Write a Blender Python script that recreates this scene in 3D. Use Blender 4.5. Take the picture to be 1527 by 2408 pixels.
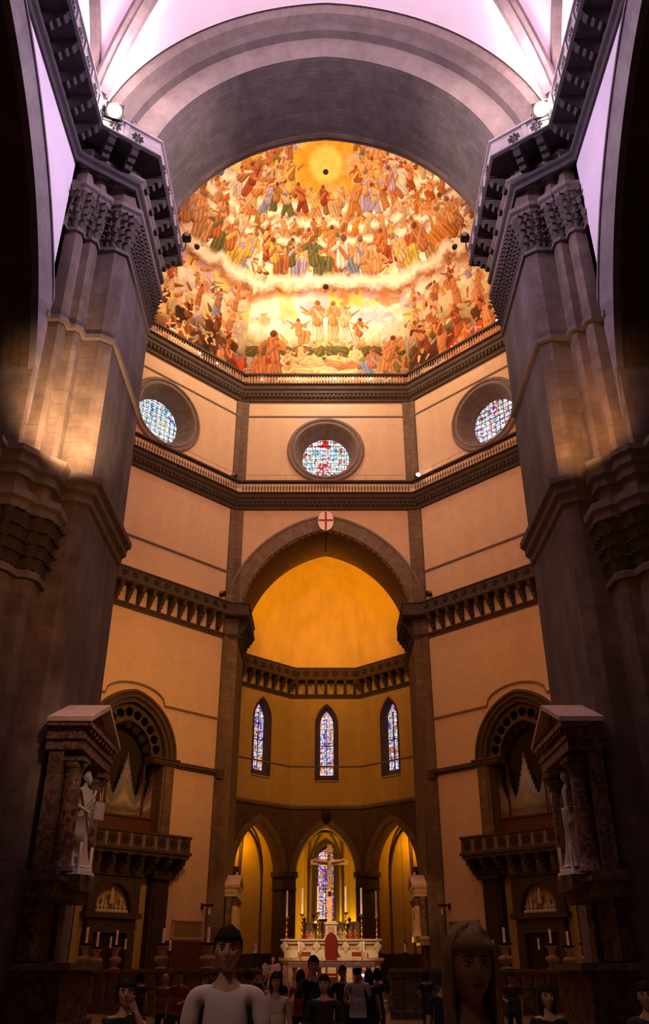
import bpy, bmesh, math, random
import numpy as np
from mathutils import Vector, Matrix
from mathutils.geometry import tessellate_polygon
random.seed(7); rng = np.random.default_rng(11)
for o in list(bpy.data.objects): bpy.data.objects.remove(o, do_unlink=True)
S = bpy.context.scene; COL = S.collection; PI = math.pi
R2 = math.sqrt(.5)
# ------------------------------------------------------------------ camera, world, exposure
cam = bpy.data.objects.new('camera', bpy.data.cameras.new('camera')); COL.objects.link(cam); S.camera = cam
TH = math.atan(1086/1992.0)
cam.location = (0, 0, 1.6); cam.rotation_euler = (PI/2+TH, 0, 0)
cam.data.sensor_fit = 'VERTICAL'; cam.data.sensor_height = 36; cam.data.lens = 36*1992/2408
cam.data.shift_x = -3/2408; cam.data.clip_end = 400; cam.data.clip_start = .05
S.view_settings.view_transform = 'Standard'; S.view_settings.look = 'None'
S.view_settings.exposure = 0; S.view_settings.gamma = 1; S.view_settings.use_curve_mapping = False
w = bpy.data.worlds.new('world'); S.world = w; w.use_nodes = True
w.node_tree.nodes['Background'].inputs[0].default_value = (.40, .24, .16, 1)
w.node_tree.nodes['Background'].inputs[1].default_value = .018

def light(kind, name, loc, color, power, radius=.3, target=None, angle=60, blend=.6, size=None):
    l = bpy.data.lights.new(name, kind); l.color = color; l.energy = power
    if kind == 'AREA':
        l.shape = 'RECTANGLE'; l.size, l.size_y = size
    else: l.shadow_soft_size = radius
    if kind == 'SPOT': l.spot_size = math.radians(angle); l.spot_blend = blend
    o = bpy.data.objects.new(name, l); COL.objects.link(o); o.location = loc
    if target: o.rotation_euler = (Vector(target)-Vector(loc)).to_track_quat('-Z', 'Y').to_euler()
    return o
AMB = (1, .40, .012); WARM = (1, .45, .12); PEACH = (1, .50, .29); LAV = (.74, .62, 1.0)
LIGHTS = [
 # uplights standing on the gallery at the foot of the painted dome
 ('POINT', 'dome_lamp_light', (0, 66.0, 57.5), (1, .86, .64), 3000, 1.2),
 ('POINT', 'dome_lamp_light', (-10.5, 61.5, 57.5), (1, .72, .46), 1900, 1.2),
 ('POINT', 'dome_lamp_light', (10.5, 61.5, 57.5), (1, .68, .42), 1700, 1.2),
 ('SPOT', 'dome_floodlight', (0, 36, 58), (1, .84, .58), 44000, 1, (0, 64, 74), 60, .9),
 # general light of the octagon from lamps on the lower drum gallery, plus added wall fills
 ('SPOT', 'drum_floodlight', (0, 38, 44), PEACH, 9500, 1.5, (0, 71, 46), 96, 1),
 ('POINT', 'drum_lamp_light', (0, 54, 44), PEACH, 2300, 2.0),
 ('SPOT', 'wall_fill', (-1, 46, 24), (1, .45, .10), 9500, 1.0, (-14, 65, 20), 72, 1),  # added spot in open air, brightens the left diagonal wall
 ('SPOT', 'wall_fill', (1, 46, 24), (1, .42, .03), 2600, 1.0, (15, 65, 20), 70, 1),  # added spot in open air, weaker, for the right diagonal wall
 # lamps inside the tribune
 ('SPOT', 'tribune_lamp_light', (-5.4, 78.8, 31.4), AMB, 2800, .5, (2.5, 86, 38), 150, 1),
 ('SPOT', 'tribune_lamp_light', (5.4, 78.8, 31.4), AMB, 2800, .5, (-2.5, 86, 38), 150, 1),
 ('SPOT', 'tribune_wall_lamp', (0, 74, 22), (1, .42, .01), 1500, 1.0, (0, 90, 20), 80, 1),
 ('SPOT', 'altar_spotlight', (-2, 40, 14), (1, .66, .32), 7500, .3, (0.3, 51, 3), 22, .6),
 ('SPOT', 'altar_spotlight', (2.5, 44, 13), (1, .66, .36), 1500, .3, (0.3, 51, 6), 26, .6),
 ('SPOT', 'jamb_spotlight', (-3, 60, 10), (1, .58, .20), 700, .3, (-7.4, 73, 6), 22, .6),
 ('SPOT', 'jamb_spotlight', (3, 60, 10), (1, .58, .20), 1100, .3, (7.4, 73, 6), 22, .6),
 ('POINT', 'chapel_lamp_light', (0, 92.3, 12.5), (1, .45, .01), 260, .3),
 ('POINT', 'chapel_lamp_light', (1.7, 94.2, 4.6), (1, .58, .02), 800, .2),
 ('POINT', 'chapel_lamp_light', (-8.6, 90.3, 12.5), (1, .42, .01), 200, .3),
 ('POINT', 'chapel_lamp_light', (8.6, 90.3, 12.5), (1, .42, .01), 200, .3),
 # nave: floodlights on the gallery corners and cool daylight of the clerestory, plus added fill spots
 ('POINT', 'gallery_floodlight_light', (-8.0, 22.0, 35.4), (1, .74, .80), 750, .35),
 ('POINT', 'gallery_floodlight_light', (8.0, 22.0, 35.4), (1, .74, .80), 750, .35),
 ('SPOT', 'clerestory_daylight', (9.0, 20.2, 35.5), LAV, 15000, 1.2, (-10, 21, 29.5), 62, 1),
 ('SPOT', 'clerestory_daylight', (-9.0, 20.2, 35.5), LAV, 12000, 1.2, (10, 21, 29.5), 62, 1),
 ('SPOT', 'vault_fill', (0, 9, 33.5), (1, .78, 1.0), 12500, 1.5, (0, 19.5, 41), 100, 1),  # added fill with no fitting, brightens the vault cells
 ('SPOT', 'soffit_fill', (-5.5, 19, 34.3), (1, .74, .70), 12000, .8, (7.6, 28, 34.5), 42, 1),  # extra spot with no fitting, lights the right haunch of the soffit
 ('SPOT', 'soffit_fill', (5.5, 19, 34.3), (1, .74, .70), 12000, .8, (-7.6, 28, 34.5), 42, 1),  # extra spot with no fitting, lights the left haunch of the soffit
 ('SPOT', 'pier_spotlight', (-7.3, 21.6, 15.6), (1, .60, .30), 6500, .2, (-8.9, 24.7, 18.8), 62, 1),
 ('SPOT', 'pier_spotlight', (7.3, 21.6, 15.6), (1, .50, .20), 1500, .2, (8.9, 24.7, 18.8), 62, 1),
 ('SPOT', 'niche_fill', (-1.5, 17, 15), (1, .56, .40), 1500, .4, (-7.3, 26.0, 7.2), 24, .8),  # added spot to bring out the left pier niche
 ('SPOT', 'people_fill', (-3, -3, 16), (1, .66, .60), 2000, .8, (-.6, 9, 1), 34, 1),  # added spot above the camera, lights the people in front
 ('SPOT', 'pier_wash', (0, 12, 14), (1, .44, .13), 2100, 1.5, (-9, 25, 13), 42, 1),
 ('SPOT', 'pier_wash', (0, 12, 14), (1, .42, .10), 500, 1.5, (9, 25, 13), 42, 1),
]
for L in LIGHTS:
    k, n, loc, c, p, r = L[:6]
    if k == 'SPOT': light(k, n, loc, c, p, r, L[6], L[7], L[8])
    else: light(k, n, loc, c, p, r)

# ------------------------------------------------------------------ materials
MATS = {}
def mat(name, col, rough=.8, var=.12, scale=1.2, brick=None, metal=0, bump=.15, spec=.25, stain=0, veins=None, emit=None):
    """noise-mottled surface; brick=(w,h,mortar darkness); veins=second colour for marble"""
    if name in MATS: return MATS[name]
    m = bpy.data.materials.new(name); m.use_nodes = True; nt = m.node_tree; N = nt.nodes; L = nt.links
    b = N['Principled BSDF']; b.inputs['Roughness'].default_value = rough; b.inputs['Metallic'].default_value = metal
    b.inputs['Specular IOR Level'].default_value = spec
    tc = N.new('ShaderNodeTexCoord')
    if emit:
        b.inputs['Emission Color'].default_value = (*emit[0], 1); b.inputs['Emission Strength'].default_value = emit[1]
    n1 = N.new('ShaderNodeTexNoise'); n1.inputs['Scale'].default_value = scale; n1.inputs['Detail'].default_value = 8
    n1.inputs['Roughness'].default_value = .65; L.new(tc.outputs['Object'], n1.inputs['Vector'])
    cr = N.new('ShaderNodeValToRGB'); cr.color_ramp.elements[0].position = .3; cr.color_ramp.elements[1].position = .7
    c0 = tuple(max(0, c*(1-var)) for c in col); c1 = tuple(min(1, c*(1+var)) for c in col)
    cr.color_ramp.elements[0].color = (*c0, 1); cr.color_ramp.elements[1].color = (*c1, 1)
    L.new(n1.outputs['Fac'], cr.inputs['Fac']); out = cr.outputs['Color']; hgt = n1.outputs['Fac']
    def mult(a, bsock, fac=1):
        mx = N.new('ShaderNodeMix'); mx.data_type = 'RGBA'; mx.blend_type = 'MULTIPLY'; mx.inputs[0].default_value = fac
        L.new(a, mx.inputs[6]); L.new(bsock, mx.inputs[7]); return mx.outputs[2]
    if veins:
        n2 = N.new('ShaderNodeTexNoise'); n2.inputs['Scale'].default_value = scale*2.3; n2.inputs['Detail'].default_value = 6
        n2.inputs['Distortion'].default_value = 1.6; L.new(tc.outputs['Object'], n2.inputs['Vector'])
        r2 = N.new('ShaderNodeValToRGB'); r2.color_ramp.elements[0].position = .42; r2.color_ramp.elements[1].position = .60
        L.new(n2.outputs['Fac'], r2.inputs['Fac'])
        mx = N.new('ShaderNodeMix'); mx.data_type = 'RGBA'; L.new(r2.outputs['Color'], mx.inputs[0]); L.new(out, mx.inputs[6])
        mx.inputs[7].default_value = (*veins, 1); out = mx.outputs[2]
    if brick:
        bw, bh, dk = brick; uv = N.new('ShaderNodeUVMap')
        bt = N.new('ShaderNodeTexBrick'); bt.inputs['Scale'].default_value = 1; bt.inputs['Brick Width'].default_value = bw
        bt.inputs['Row Height'].default_value = bh; bt.inputs['Mortar Size'].default_value = min(bw, bh)*.05
        bt.inputs['Mortar Smooth'].default_value = .3
        bt.inputs['Color1'].default_value = (1, 1, 1, 1); bt.inputs['Color2'].default_value = (.80, .79, .80, 1)
        bt.inputs['Mortar'].default_value = (dk, dk, dk, 1); L.new(uv.outputs['UV'], bt.inputs['Vector'])
        out = mult(out, bt.outputs['Color'])
    if stain:
        mp = N.new('ShaderNodeMapping'); mp.inputs['Scale'].default_value = (1, 1, .16); L.new(tc.outputs['Object'], mp.inputs['Vector'])
        n3 = N.new('ShaderNodeTexNoise'); n3.inputs['Scale'].default_value = .9; n3.inputs['Detail'].default_value = 7
        L.new(mp.outputs['Vector'], n3.inputs['Vector'])
        r3 = N.new('ShaderNodeValToRGB'); r3.color_ramp.elements[0].position = .35; r3.color_ramp.elements[1].position = .62
        k = 1-stain; r3.color_ramp.elements[0].color = (k, k, k, 1); L.new(n3.outputs['Fac'], r3.inputs['Fac'])
        out = mult(out, r3.outputs['Color'])
    L.new(out, b.inputs['Base Color'])
    if bump:
        bp = N.new('ShaderNodeBump'); bp.inputs['Strength'].default_value = bump; bp.inputs['Distance'].default_value = .05
        L.new(hgt, bp.inputs['Height']); L.new(bp.outputs['Normal'], b.inputs['Normal'])
    MATS[name] = m; return m
plaster = mat('plaster', (.66, .45, .295), .9, .07, 1.6, bump=.1, stain=.06)
plaster_amber = mat('plaster_amber', (.52, .36, .11), .9, .08, 1.2, bump=.1, stain=.10)
vault_paint = mat('vault_paint', (.86, .72, .80), .9, .05, .5, bump=.08)
stone = mat('grey_stone', (.24, .165, .13), .82, .32, 1.4, brick=(1.5, .62, .78), stain=.35, bump=.3)
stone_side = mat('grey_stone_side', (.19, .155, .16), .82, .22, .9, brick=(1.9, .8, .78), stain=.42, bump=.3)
stone_band = mat('moulded_stone', (.20, .15, .135), .8, .2, 2.5, bump=.25)
stone_dark = mat('dark_stone', (.075, .05, .036), .8, .25, 2.0, bump=.3)
stone_pil = mat('pilaster_stone', (.20, .13, .085), .82, .25, 1.5, brick=(1.3, .5, .6), stain=.3, bump=.25)
arch_stone = mat('arch_stone', (.21, .145, .10), .82, .25, 1.4, brick=(.30, 3.0, .5), bump=.25)
arch_rim = mat('arch_rim_stone', (.24, .185, .165), .82, .2, 1.4, brick=(.9, 3.0, .9), bump=.25)
soffit_brick = mat('soffit_brick', (.15, .125, .125), .85, .22, 1.6, brick=(.9, .22, .55), stain=.2, bump=.25)
brick_dark = mat('rough_masonry', (.13, .085, .055), .9, .25, 1.5, brick=(.8, .32, .5), bump=.35)
marble = mat('white_marble', (.62, .52, .42), .4, .12, 2.5, bump=.05, spec=.4)
marble_warm = mat('cream_marble', (.72, .56, .40), .4, .1, 2, bump=.05, veins=(.55, .36, .22), spec=.4)
marble_red = mat('mottled_red_marble', (.10, .048, .028), .35, .4, 1.8, veins=(.28, .16, .11), bump=.05, spec=.12)
brass = mat('gilt_brass', (.80, .50, .14), .28, .1, 5, metal=1, bump=0)
iron = mat('black_iron', (.015, .012, .012), .5, .2, 5, bump=.1)
wax = mat('candle_wax', (.90, .78, .62), .5, .03, 5, bump=0)
wood = mat('dark_wood', (.10, .035, .02), .5, .25, 3, bump=.1)
wood_gold = mat('gilt_wood', (.85, .52, .22), .45, .1, 3, bump=.1)
tin = mat('tin_pipe', (.34, .29, .25), .35, .1, 4, metal=.8, bump=0)
floor_m = mat('marble_floor', (.30, .20, .11), .25, .25, .6, brick=(1.6, 1.6, .5), bump=.03, spec=.5)
cloth_m = mat('white_cloth', (.85, .72, .66), .85, .04, 5, bump=.05)
lamp_on = mat('lamp_glow', (1, .9, .75), .5, 0, 1, bump=0, emit=((1, .86, .66), 30))
lamp_hot = mat('floodlight_glow', (1, .9, .8), .5, 0, 1, bump=0, emit=((1, .85, .75), 70))
lamp_red = mat('red_votive_glass', (.8, .05, .02), .3, 0, 1, bump=0, emit=((1, .12, .03), 6))

def glass_mat(name, pal, strength, cell=.28, grid=.55):
    m = bpy.data.materials.new(name); m.use_nodes = True; nt = m.node_tree; N = nt.nodes; L = nt.links
    b = N['Principled BSDF']; uv = N.new('ShaderNodeUVMap')
    ns = N.new('ShaderNodeTexNoise'); ns.inputs['Scale'].default_value = .8; ns.inputs['Detail'].default_value = 2; L.new(uv.outputs['UV'], ns.inputs['Vector'])
    v = N.new('ShaderNodeTexVoronoi'); v.inputs['Scale'].default_value = 1/cell; L.new(uv.outputs['UV'], v.inputs['Vector'])
    sep = N.new('ShaderNodeSeparateColor'); L.new(v.outputs['Color'], sep.inputs[0])
    ad = N.new('ShaderNodeMath'); ad.operation = 'MULTIPLY_ADD'; L.new(sep.outputs[0], ad.inputs[0]); ad.inputs[1].default_value = .55
    sc = N.new('ShaderNodeMath'); sc.operation = 'MULTIPLY_ADD'; L.new(ns.outputs['Fac'], sc.inputs[0]); sc.inputs[1].default_value = 1.6; sc.inputs[2].default_value = -.55
    L.new(sc.outputs[0], ad.inputs[2])
    cr = N.new('ShaderNodeValToRGB'); cr.color_ramp.interpolation = 'CONSTANT'
    while len(cr.color_ramp.elements) < len(pal): cr.color_ramp.elements.new(.5)
    for i, (p, c) in enumerate(pal): cr.color_ramp.elements[i].position = p; cr.color_ramp.elements[i].color = (*c, 1)
    L.new(ad.outputs[0], cr.inputs['Fac'])
    v2 = N.new('ShaderNodeTexVoronoi'); v2.feature = 'DISTANCE_TO_EDGE'; v2.inputs['Scale'].default_value = 1/cell; L.new(uv.outputs['UV'], v2.inputs['Vector'])
    l1 = N.new('ShaderNodeMath'); l1.operation = 'GREATER_THAN'; l1.inputs[1].default_value = .07; L.new(v2.outputs['Distance'], l1.inputs[0])
    br = N.new('ShaderNodeTexBrick'); br.offset = 0; br.inputs['Scale'].default_value = 1; br.inputs['Brick Width'].default_value = grid; br.inputs['Row Height'].default_value = grid
    br.inputs['Mortar Size'].default_value = .022; br.inputs['Color1'].default_value = br.inputs['Color2'].default_value = (1, 1, 1, 1); br.inputs['Mortar'].default_value = (.03, .03, .05, 1)
    L.new(uv.outputs['UV'], br.inputs['Vector'])
    a = N.new('ShaderNodeMix'); a.data_type = 'RGBA'; a.blend_type = 'MULTIPLY'; a.inputs[0].default_value = 1; L.new(cr.outputs['Color'], a.inputs[6]); L.new(br.outputs['Color'], a.inputs[7])
    c2 = N.new('ShaderNodeMix'); c2.data_type = 'RGBA'; c2.blend_type = 'MULTIPLY'; c2.inputs[0].default_value = .75; L.new(a.outputs[2], c2.inputs[6]); L.new(l1.outputs[0], c2.inputs[7])
    L.new(c2.outputs[2], b.inputs['Emission Color']); b.inputs['Emission Strength'].default_value = strength
    b.inputs['Base Color'].default_value = (.05, .05, .06, 1); b.inputs['Roughness'].default_value = .2
    MATS[name] = m; return m
W_ = (.95, .9, 1); 
glass_blue = glass_mat('stained_glass_blue', [(0, (.05, .1, .9)), (.10, (.03, .35, .5)), (.26, W_), (.55, (.25, .75, 1)), (.62, W_), (.80, (.85, .75, .1)), (.86, (.9, .95, 1)), (.95, (.1, .4, .1))], 1.8, .30)
glass_red = glass_mat('stained_glass_red', [(0, (.05, .35, .8)), (.14, (.8, .9, .2)), (.22, W_), (.55, (.3, .75, 1)), (.62, W_), (.72, (.85, .02, .01)), (.9, (.6, .03, .03))], 1.8, .30)
glass_multi = glass_mat('stained_glass_multicolour', [(0, (.05, .1, .8)), (.12, (.9, .8, .2)), (.22, W_), (.50, (.9, .08, .03)), (.58, (.1, .45, .9)), (.66, W_), (.84, (.35, .1, .75)), (.93, (.1, .5, .15))], 1.7, .28)
glass_lancet = glass_mat('stained_glass_lancet', [(0, (.10, .03, .55)), (.22, (.30, .1, .8)), (.30, (.9, .75, .9)), (.46, (.75, .7, 1)), (.56, (.1, .3, .2)), (.62, (.95, .8, .7)), (.76, (.75, .05, .04)), (.84, (.85, .45, .08)), (.92, (.12, .08, .5))], 1.15, .20, .5)
glass_altar = glass_mat('stained_glass_violet', [(0, (.10, .03, .75)), (.30, (.22, .06, .9)), (.42, (.85, .7, .9)), (.56, (.75, .05, .03)), (.66, (.9, .85, .8)), (.80, (.8, .45, .08)), (.9, (.10, .05, .6))], 1.05, .18, .5)

# ------------------------------------------------------------------ mesh helpers
class MB:
    def __init__(s): s.v = []; s.f = []; s.uv = []; s.sm = []
    def face(s, pts, uvs=None, smooth=False):
        i = len(s.v); s.v += [tuple(p) for p in pts]; s.f.append(tuple(range(i, i+len(pts)))); s.uv.append(uvs); s.sm.append(smooth)
    def grid(s, rows, closed=False, smooth=True, uvs=None, cap=False):
        i0 = len(s.v); n = len(rows[0])
        for r in rows: s.v += [tuple(p) for p in r]
        for a in range(len(rows)-1):
            for b in range(n if closed else n-1):
                b2 = (b+1) % n
                s.f.append((i0+a*n+b, i0+a*n+b2, i0+(a+1)*n+b2, i0+(a+1)*n+b)); s.sm.append(smooth)
                s.uv.append([uvs[a][b], uvs[a][b+1], uvs[a+1][b+1], uvs[a+1][b]] if uvs else None)
        if cap:
            s.f.append(tuple(range(i0, i0+n))); s.uv.append(None); s.sm.append(False)
            s.f.append(tuple(range(i0+(len(rows)-1)*n, i0+len(rows)*n))); s.uv.append(None); s.sm.append(False)
    def box(s, a, b, M=None):
        x0, y0, z0 = a; x1, y1, z1 = b
        P = [(x0,y0,z0),(x1,y0,z0),(x1,y1,z0),(x0,y1,z0),(x0,y0,z1),(x1,y0,z1),(x1,y1,z1),(x0,y1,z1)]
        if M: P = [M(*p) for p in P]
        for q in ((3,2,1,0),(4,5,6,7),(0,1,5,4),(1,2,6,5),(2,3,7,6),(3,0,4,7)): s.face([P[k] for k in q])
    def lathe(s, prof, c=(0, 0, 0), n=16, sx=1, sy=1, M=None):
        rows = []
        for r, z in prof:
            rows.append([(c[0]+r*sx*math.cos(2*PI*k/n), c[1]+r*sy*math.sin(2*PI*k/n), c[2]+z) for k in range(n)])
        if M: rows = [[M(*p) for p in r] for r in rows]
        s.grid(rows, closed=True, cap=True)
    def tube(s, pts, r, n=8):
        pts = [Vector(p) for p in pts]; rs = r if isinstance(r, (list, tuple)) else [r]*len(pts); rows = []
        for i, p in enumerate(pts):
            d = (pts[min(i+1, len(pts)-1)]-pts[max(i-1, 0)]).normalized()
            a = d.orthogonal().normalized() if i == 0 else (rows_a - d*rows_a.dot(d)).normalized()
            rows_a = a; b = d.cross(a)
            rows.append([p+(a*math.cos(2*PI*k/n)+b*math.sin(2*PI*k/n))*rs[i] for k in range(n)])
        s.grid(rows, closed=True, cap=True)
    def prism(s, poly, f0, f1):
        """poly 2D list; f0,f1 map (a,b)->3D for the two ends"""
        s.face([f0(*p) for p in poly]); s.face([f1(*p) for p in poly][::-1])
        for i in range(len(poly)):
            a, b = poly[i], poly[(i+1) % len(poly)]
            s.face([f0(*a), f0(*b), f1(*b), f1(*a)])
    def build(s, name, m, parent=None, world=True, weld=False):
        me = bpy.data.meshes.new(name); off = Vector(parent.location) if (parent and world) else Vector((0, 0, 0))
        if parent and world and parent.parent: off = off+Vector(parent.parent.location)
        me.from_pydata([tuple(Vector(p)-off) for p in s.v], [], s.f)
        uvl = me.uv_layers.new(name='UVMap'); V = [Vector(p) for p in s.v]
        k = 0
        for fi, f in enumerate(s.f):
            u = s.uv[fi]
            if u is None:
                nrm = Vector((0, 0, 0)); P = [V[j] for j in f]
                for a in range(len(P)): nrm += P[a].cross(P[(a+1) % len(P)])
                if nrm.length > 0: nrm.normalize()
                if abs(nrm.z) > .75: u = [(p.x, p.y) for p in P]
                else:
                    t = Vector((-nrm.y, nrm.x, 0)); t = t.normalized() if t.length > 1e-6 else Vector((1, 0, 0))
                    u = [(p.dot(t), p.z) for p in P]
            for q in u: uvl.data[k].uv = q; k += 1
        me.polygons.foreach_set('use_smooth', s.sm)
        if weld:
            bm = bmesh.new(); bm.from_mesh(me); bmesh.ops.remove_doubles(bm, verts=bm.verts, dist=1e-4); bm.to_mesh(me); bm.free()
        me.materials.append(m)
        o = bpy.data.objects.new(name, me); COL.objects.link(o)
        if parent: o.parent = parent
        return o
def tag(o, label, cat, group=None):
    o['label'] = label; o['category'] = cat
    if group: o['group'] = group
    return o
def thing(name, label, cat, loc=(0, 0, 0), rz=0, group=None):
    o = bpy.data.objects.new(name, None); o.empty_display_size = .3; COL.objects.link(o); o.location = loc; o.rotation_euler = (0, 0, rz)
    return tag(o, label, cat, group)
def struct(o): o['kind'] = 'structure'; return o
def sempty(name, loc=(0, 0, 0)):
    o = bpy.data.objects.new(name, None); COL.objects.link(o); o.location = loc; return struct(o)
def dup(o, loc=None, rz=None, parent=None, label=None, group=None):
    c = o.copy(); COL.objects.link(c)
    if parent: c.parent = parent
    if loc is not None: c.location = loc
    if rz is not None: c.rotation_euler = (0, 0, rz)
    if label: c['label'] = label
    if group: c['group'] = group
    for ch in list(o.children): dup(ch, parent=c)
    return c
def wallpoly(mb, outer, holes, F, d0, d1):
    """planar wall with holes; F(u,z,d)->3D, front d0, back d1"""
    loops = [[Vector((u, z, 0)) for u, z in outer]]+[[Vector((u, z, 0)) for u, z in h] for h in holes]
    flat = [p for l in loops for p in l]
    for t in tessellate_polygon(loops):
        for d in (d0, d1): mb.face([F(flat[i].x, flat[i].y, d) for i in t], [(flat[i].x, flat[i].y) for i in t])
    for l in loops:
        L = 0
        for i in range(len(l)):
            a, b = l[i], l[(i+1) % len(l)]; e = (b-a).length
            mb.face([F(a.x, a.y, d0), F(b.x, b.y, d0), F(b.x, b.y, d1), F(a.x, a.y, d1)], [(L, 0), (L+e, 0), (L+e, abs(d1-d0)), (L, abs(d1-d0))]); L += e
def arc(half, z0, apex, n=14, r=0):
    """pointed arch points left to right; springing half-width 'half' at z0, crown height apex; r radial offset"""
    h = apex-z0; cx = (h*h-half*half)/(2*half)
    if cx < 0: cx = 0
    Rr = half+cx+r; a1 = math.acos(min(1, cx/Rr)); out = []
    for i in range(n+1): a = a1*i/n; out.append((cx-Rr*math.cos(a), z0+Rr*math.sin(a)*(1 if cx or h >= half else h/half)))
    return out+[(-x, z) for x, z in out[-2::-1]]
def archband(mb, half, z0, apex, prof, F, n=18, legs=None, uc=0):
    """sweep prof [(r,d)] along the arch; optional straight legs down to z"""
    rows = []; uvs = []; P0 = arc(half, z0, apex, n)
    Ls = [0]
    for i in range(1, len(P0)): Ls.append(Ls[-1]+math.dist(P0[i], P0[i-1]))
    allp = [arc(half, z0, apex, n, r) for r, d in prof]
    dd = [0]
    for j in range(1, len(prof)): dd.append(dd[-1]+math.dist(prof[j], prof[j-1]))
    for i in range(len(P0)):
        rows.append([F(uc+allp[j][i][0], allp[j][i][1], prof[j][1]) for j in range(len(prof))]); uvs.append([(Ls[i], dd[j]) for j in range(len(prof))])
    if legs is not None:
        h = z0-legs
        rows = [[F(uc-half-r, legs, d) for r, d in prof]]+rows+[[F(uc+half+r, legs, d) for r, d in prof]]
        uvs = [[(-h, q) for q in dd]]+uvs+[[(Ls[-1]+h, q) for q in dd]]
    mb.grid(rows, smooth=False, uvs=uvs)
def sweep(mb, path, prof, closed=False, smooth=False, cap=True):
    """mitred horizontal sweep. path [(x,y)], prof [(out,z)]; out goes to the RIGHT of travel"""
    n = len(path); rows = []
    for i in range(n):
        p = Vector(path[i]); a = path[i-1] if (i > 0 or closed) else None; b = path[(i+1) % n] if (i < n-1 or closed) else None
        ns = []
        if a is not None: d = (p-Vector(a)).normalized(); ns.append(Vector((d.y, -d.x)))
        if b is not None: d = (Vector(b)-p).normalized(); ns.append(Vector((d.y, -d.x)))
        m = ns[0] if len(ns) == 1 else (ns[0]+ns[1])/(1+max(-.6, ns[0].dot(ns[1])))
        rows.append([(p.x+m.x*o, p.y+m.y*o, z) for o, z in prof])
    if closed: rows.append(rows[0])
    mb.grid(rows, smooth=smooth)
    if cap and not closed:
        mb.face(rows[0]); mb.face(rows[-1][::-1])
class Frame:
    def __init__(s, O, U, N): s.O = Vector(O); s.U = Vector(U); s.N = Vector(N)
    def __call__(s, u, z, d=0):
        p = s.O+s.U*u+s.N*d; return (p.x, p.y, z)
    def xy(s, u, d=0): p = s.O+s.U*u+s.N*d; return (p.x, p.y)
# d > 0 is out of the wall into the room; +u points to the back corner on the diagonals
CY = 50.4; AP = 21.12; HS = 8.75; BY = CY+AP; DM = (HS+AP)/2
FB = Frame((0, BY), (1, 0), (0, -1))
FD = {-1: Frame((-DM, CY+DM), (R2, R2), (R2, -R2)), 1: Frame((DM, CY+DM), (-R2, R2), (-R2, -R2))}
SIDE = {-1: 'left', 1: 'right'}
OUTL = [(-21.12, 41.65), (-21.12, 59.15), (-8.75, BY), (8.75, BY), (21.12, 59.15), (21.12, 41.65)]  # walks with the room on its right
# ------------------------------------------------------------------ octagon shell
mb = MB(); mb.face([(-30, -6, 0), (30, -6, 0), (30, 100, 0), (-30, 100, 0)]); mb.face([(-30, -6, -.2), (30, -6, -.2), (30, 100, -.2), (-30, 100, -.2)])
struct(mb.build('floor', floor_m))
# back wall of the drum with oculus and the great arch to the tribune
mb = MB(); circ = [(3.42*math.cos(a*PI/24), 47.6+3.42*math.sin(a*PI/24)) for a in range(48)]
AH, AZ0, AAP = 7.86, 29.0, 38.62
hole = [(-AH, 0)]+arc(AH, AZ0, AAP, 20)+[(AH, 0)]
outer = [(-8.75, 0)]+[(-AH-.001, 0)]+arc(AH, AZ0, AAP, 20)+[(AH+.001, 0), (8.75, 0), (8.75, 56), (-8.75, 56)]
wallpoly(mb, outer, [circ], FB, 0, -.3); struct(mb.build('wall_back', plaster))
for sx in (-1, 1):
    mb = MB(); F = FD[sx]; c2 = circ
    o2 = [(-8.75, 0), (-3.9, 0), (-3.9, 16.4)]+[(x, z) for x, z in arc(3.9, 16.4, 21.0, 14)][1:-1]+[(3.9, 16.4), (3.9, 0), (8.75, 0), (8.75, 56), (-8.75, 56)]
    wallpoly(mb, o2, [c2], F, 0, -.3); struct(mb.build('wall_%s' % SIDE[sx], plaster))
    mb = MB(); mb.box((sx*21.12, 41.6, 0), (sx*21.4, 59.2, 56)); struct(mb.build('wall_%s' % SIDE[sx], plaster))
    mb = MB(); wallpoly(mb, [(-8.75, 0), (8.75, 0), (8.75, 56), (-8.75, 56)], [], Frame((sx*DM, CY-DM), (R2, sx*R2), (-sx*R2, R2)), 0, -.3); struct(mb.build('wall_%s' % SIDE[sx], plaster))
# near wall of the octagon above the crossing arch
mb = MB(); NF = Frame((0, 29.6), (1, 0), (0, 1))
wallpoly(mb, [(-8.9, 31.5)]+arc(8.0, 31.5, 40.1, 20)+[(8.9, 31.5), (8.9, 56), (-8.9, 56)], [], NF, 0, -.25); struct(mb.build('wall_front', stone))

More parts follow.
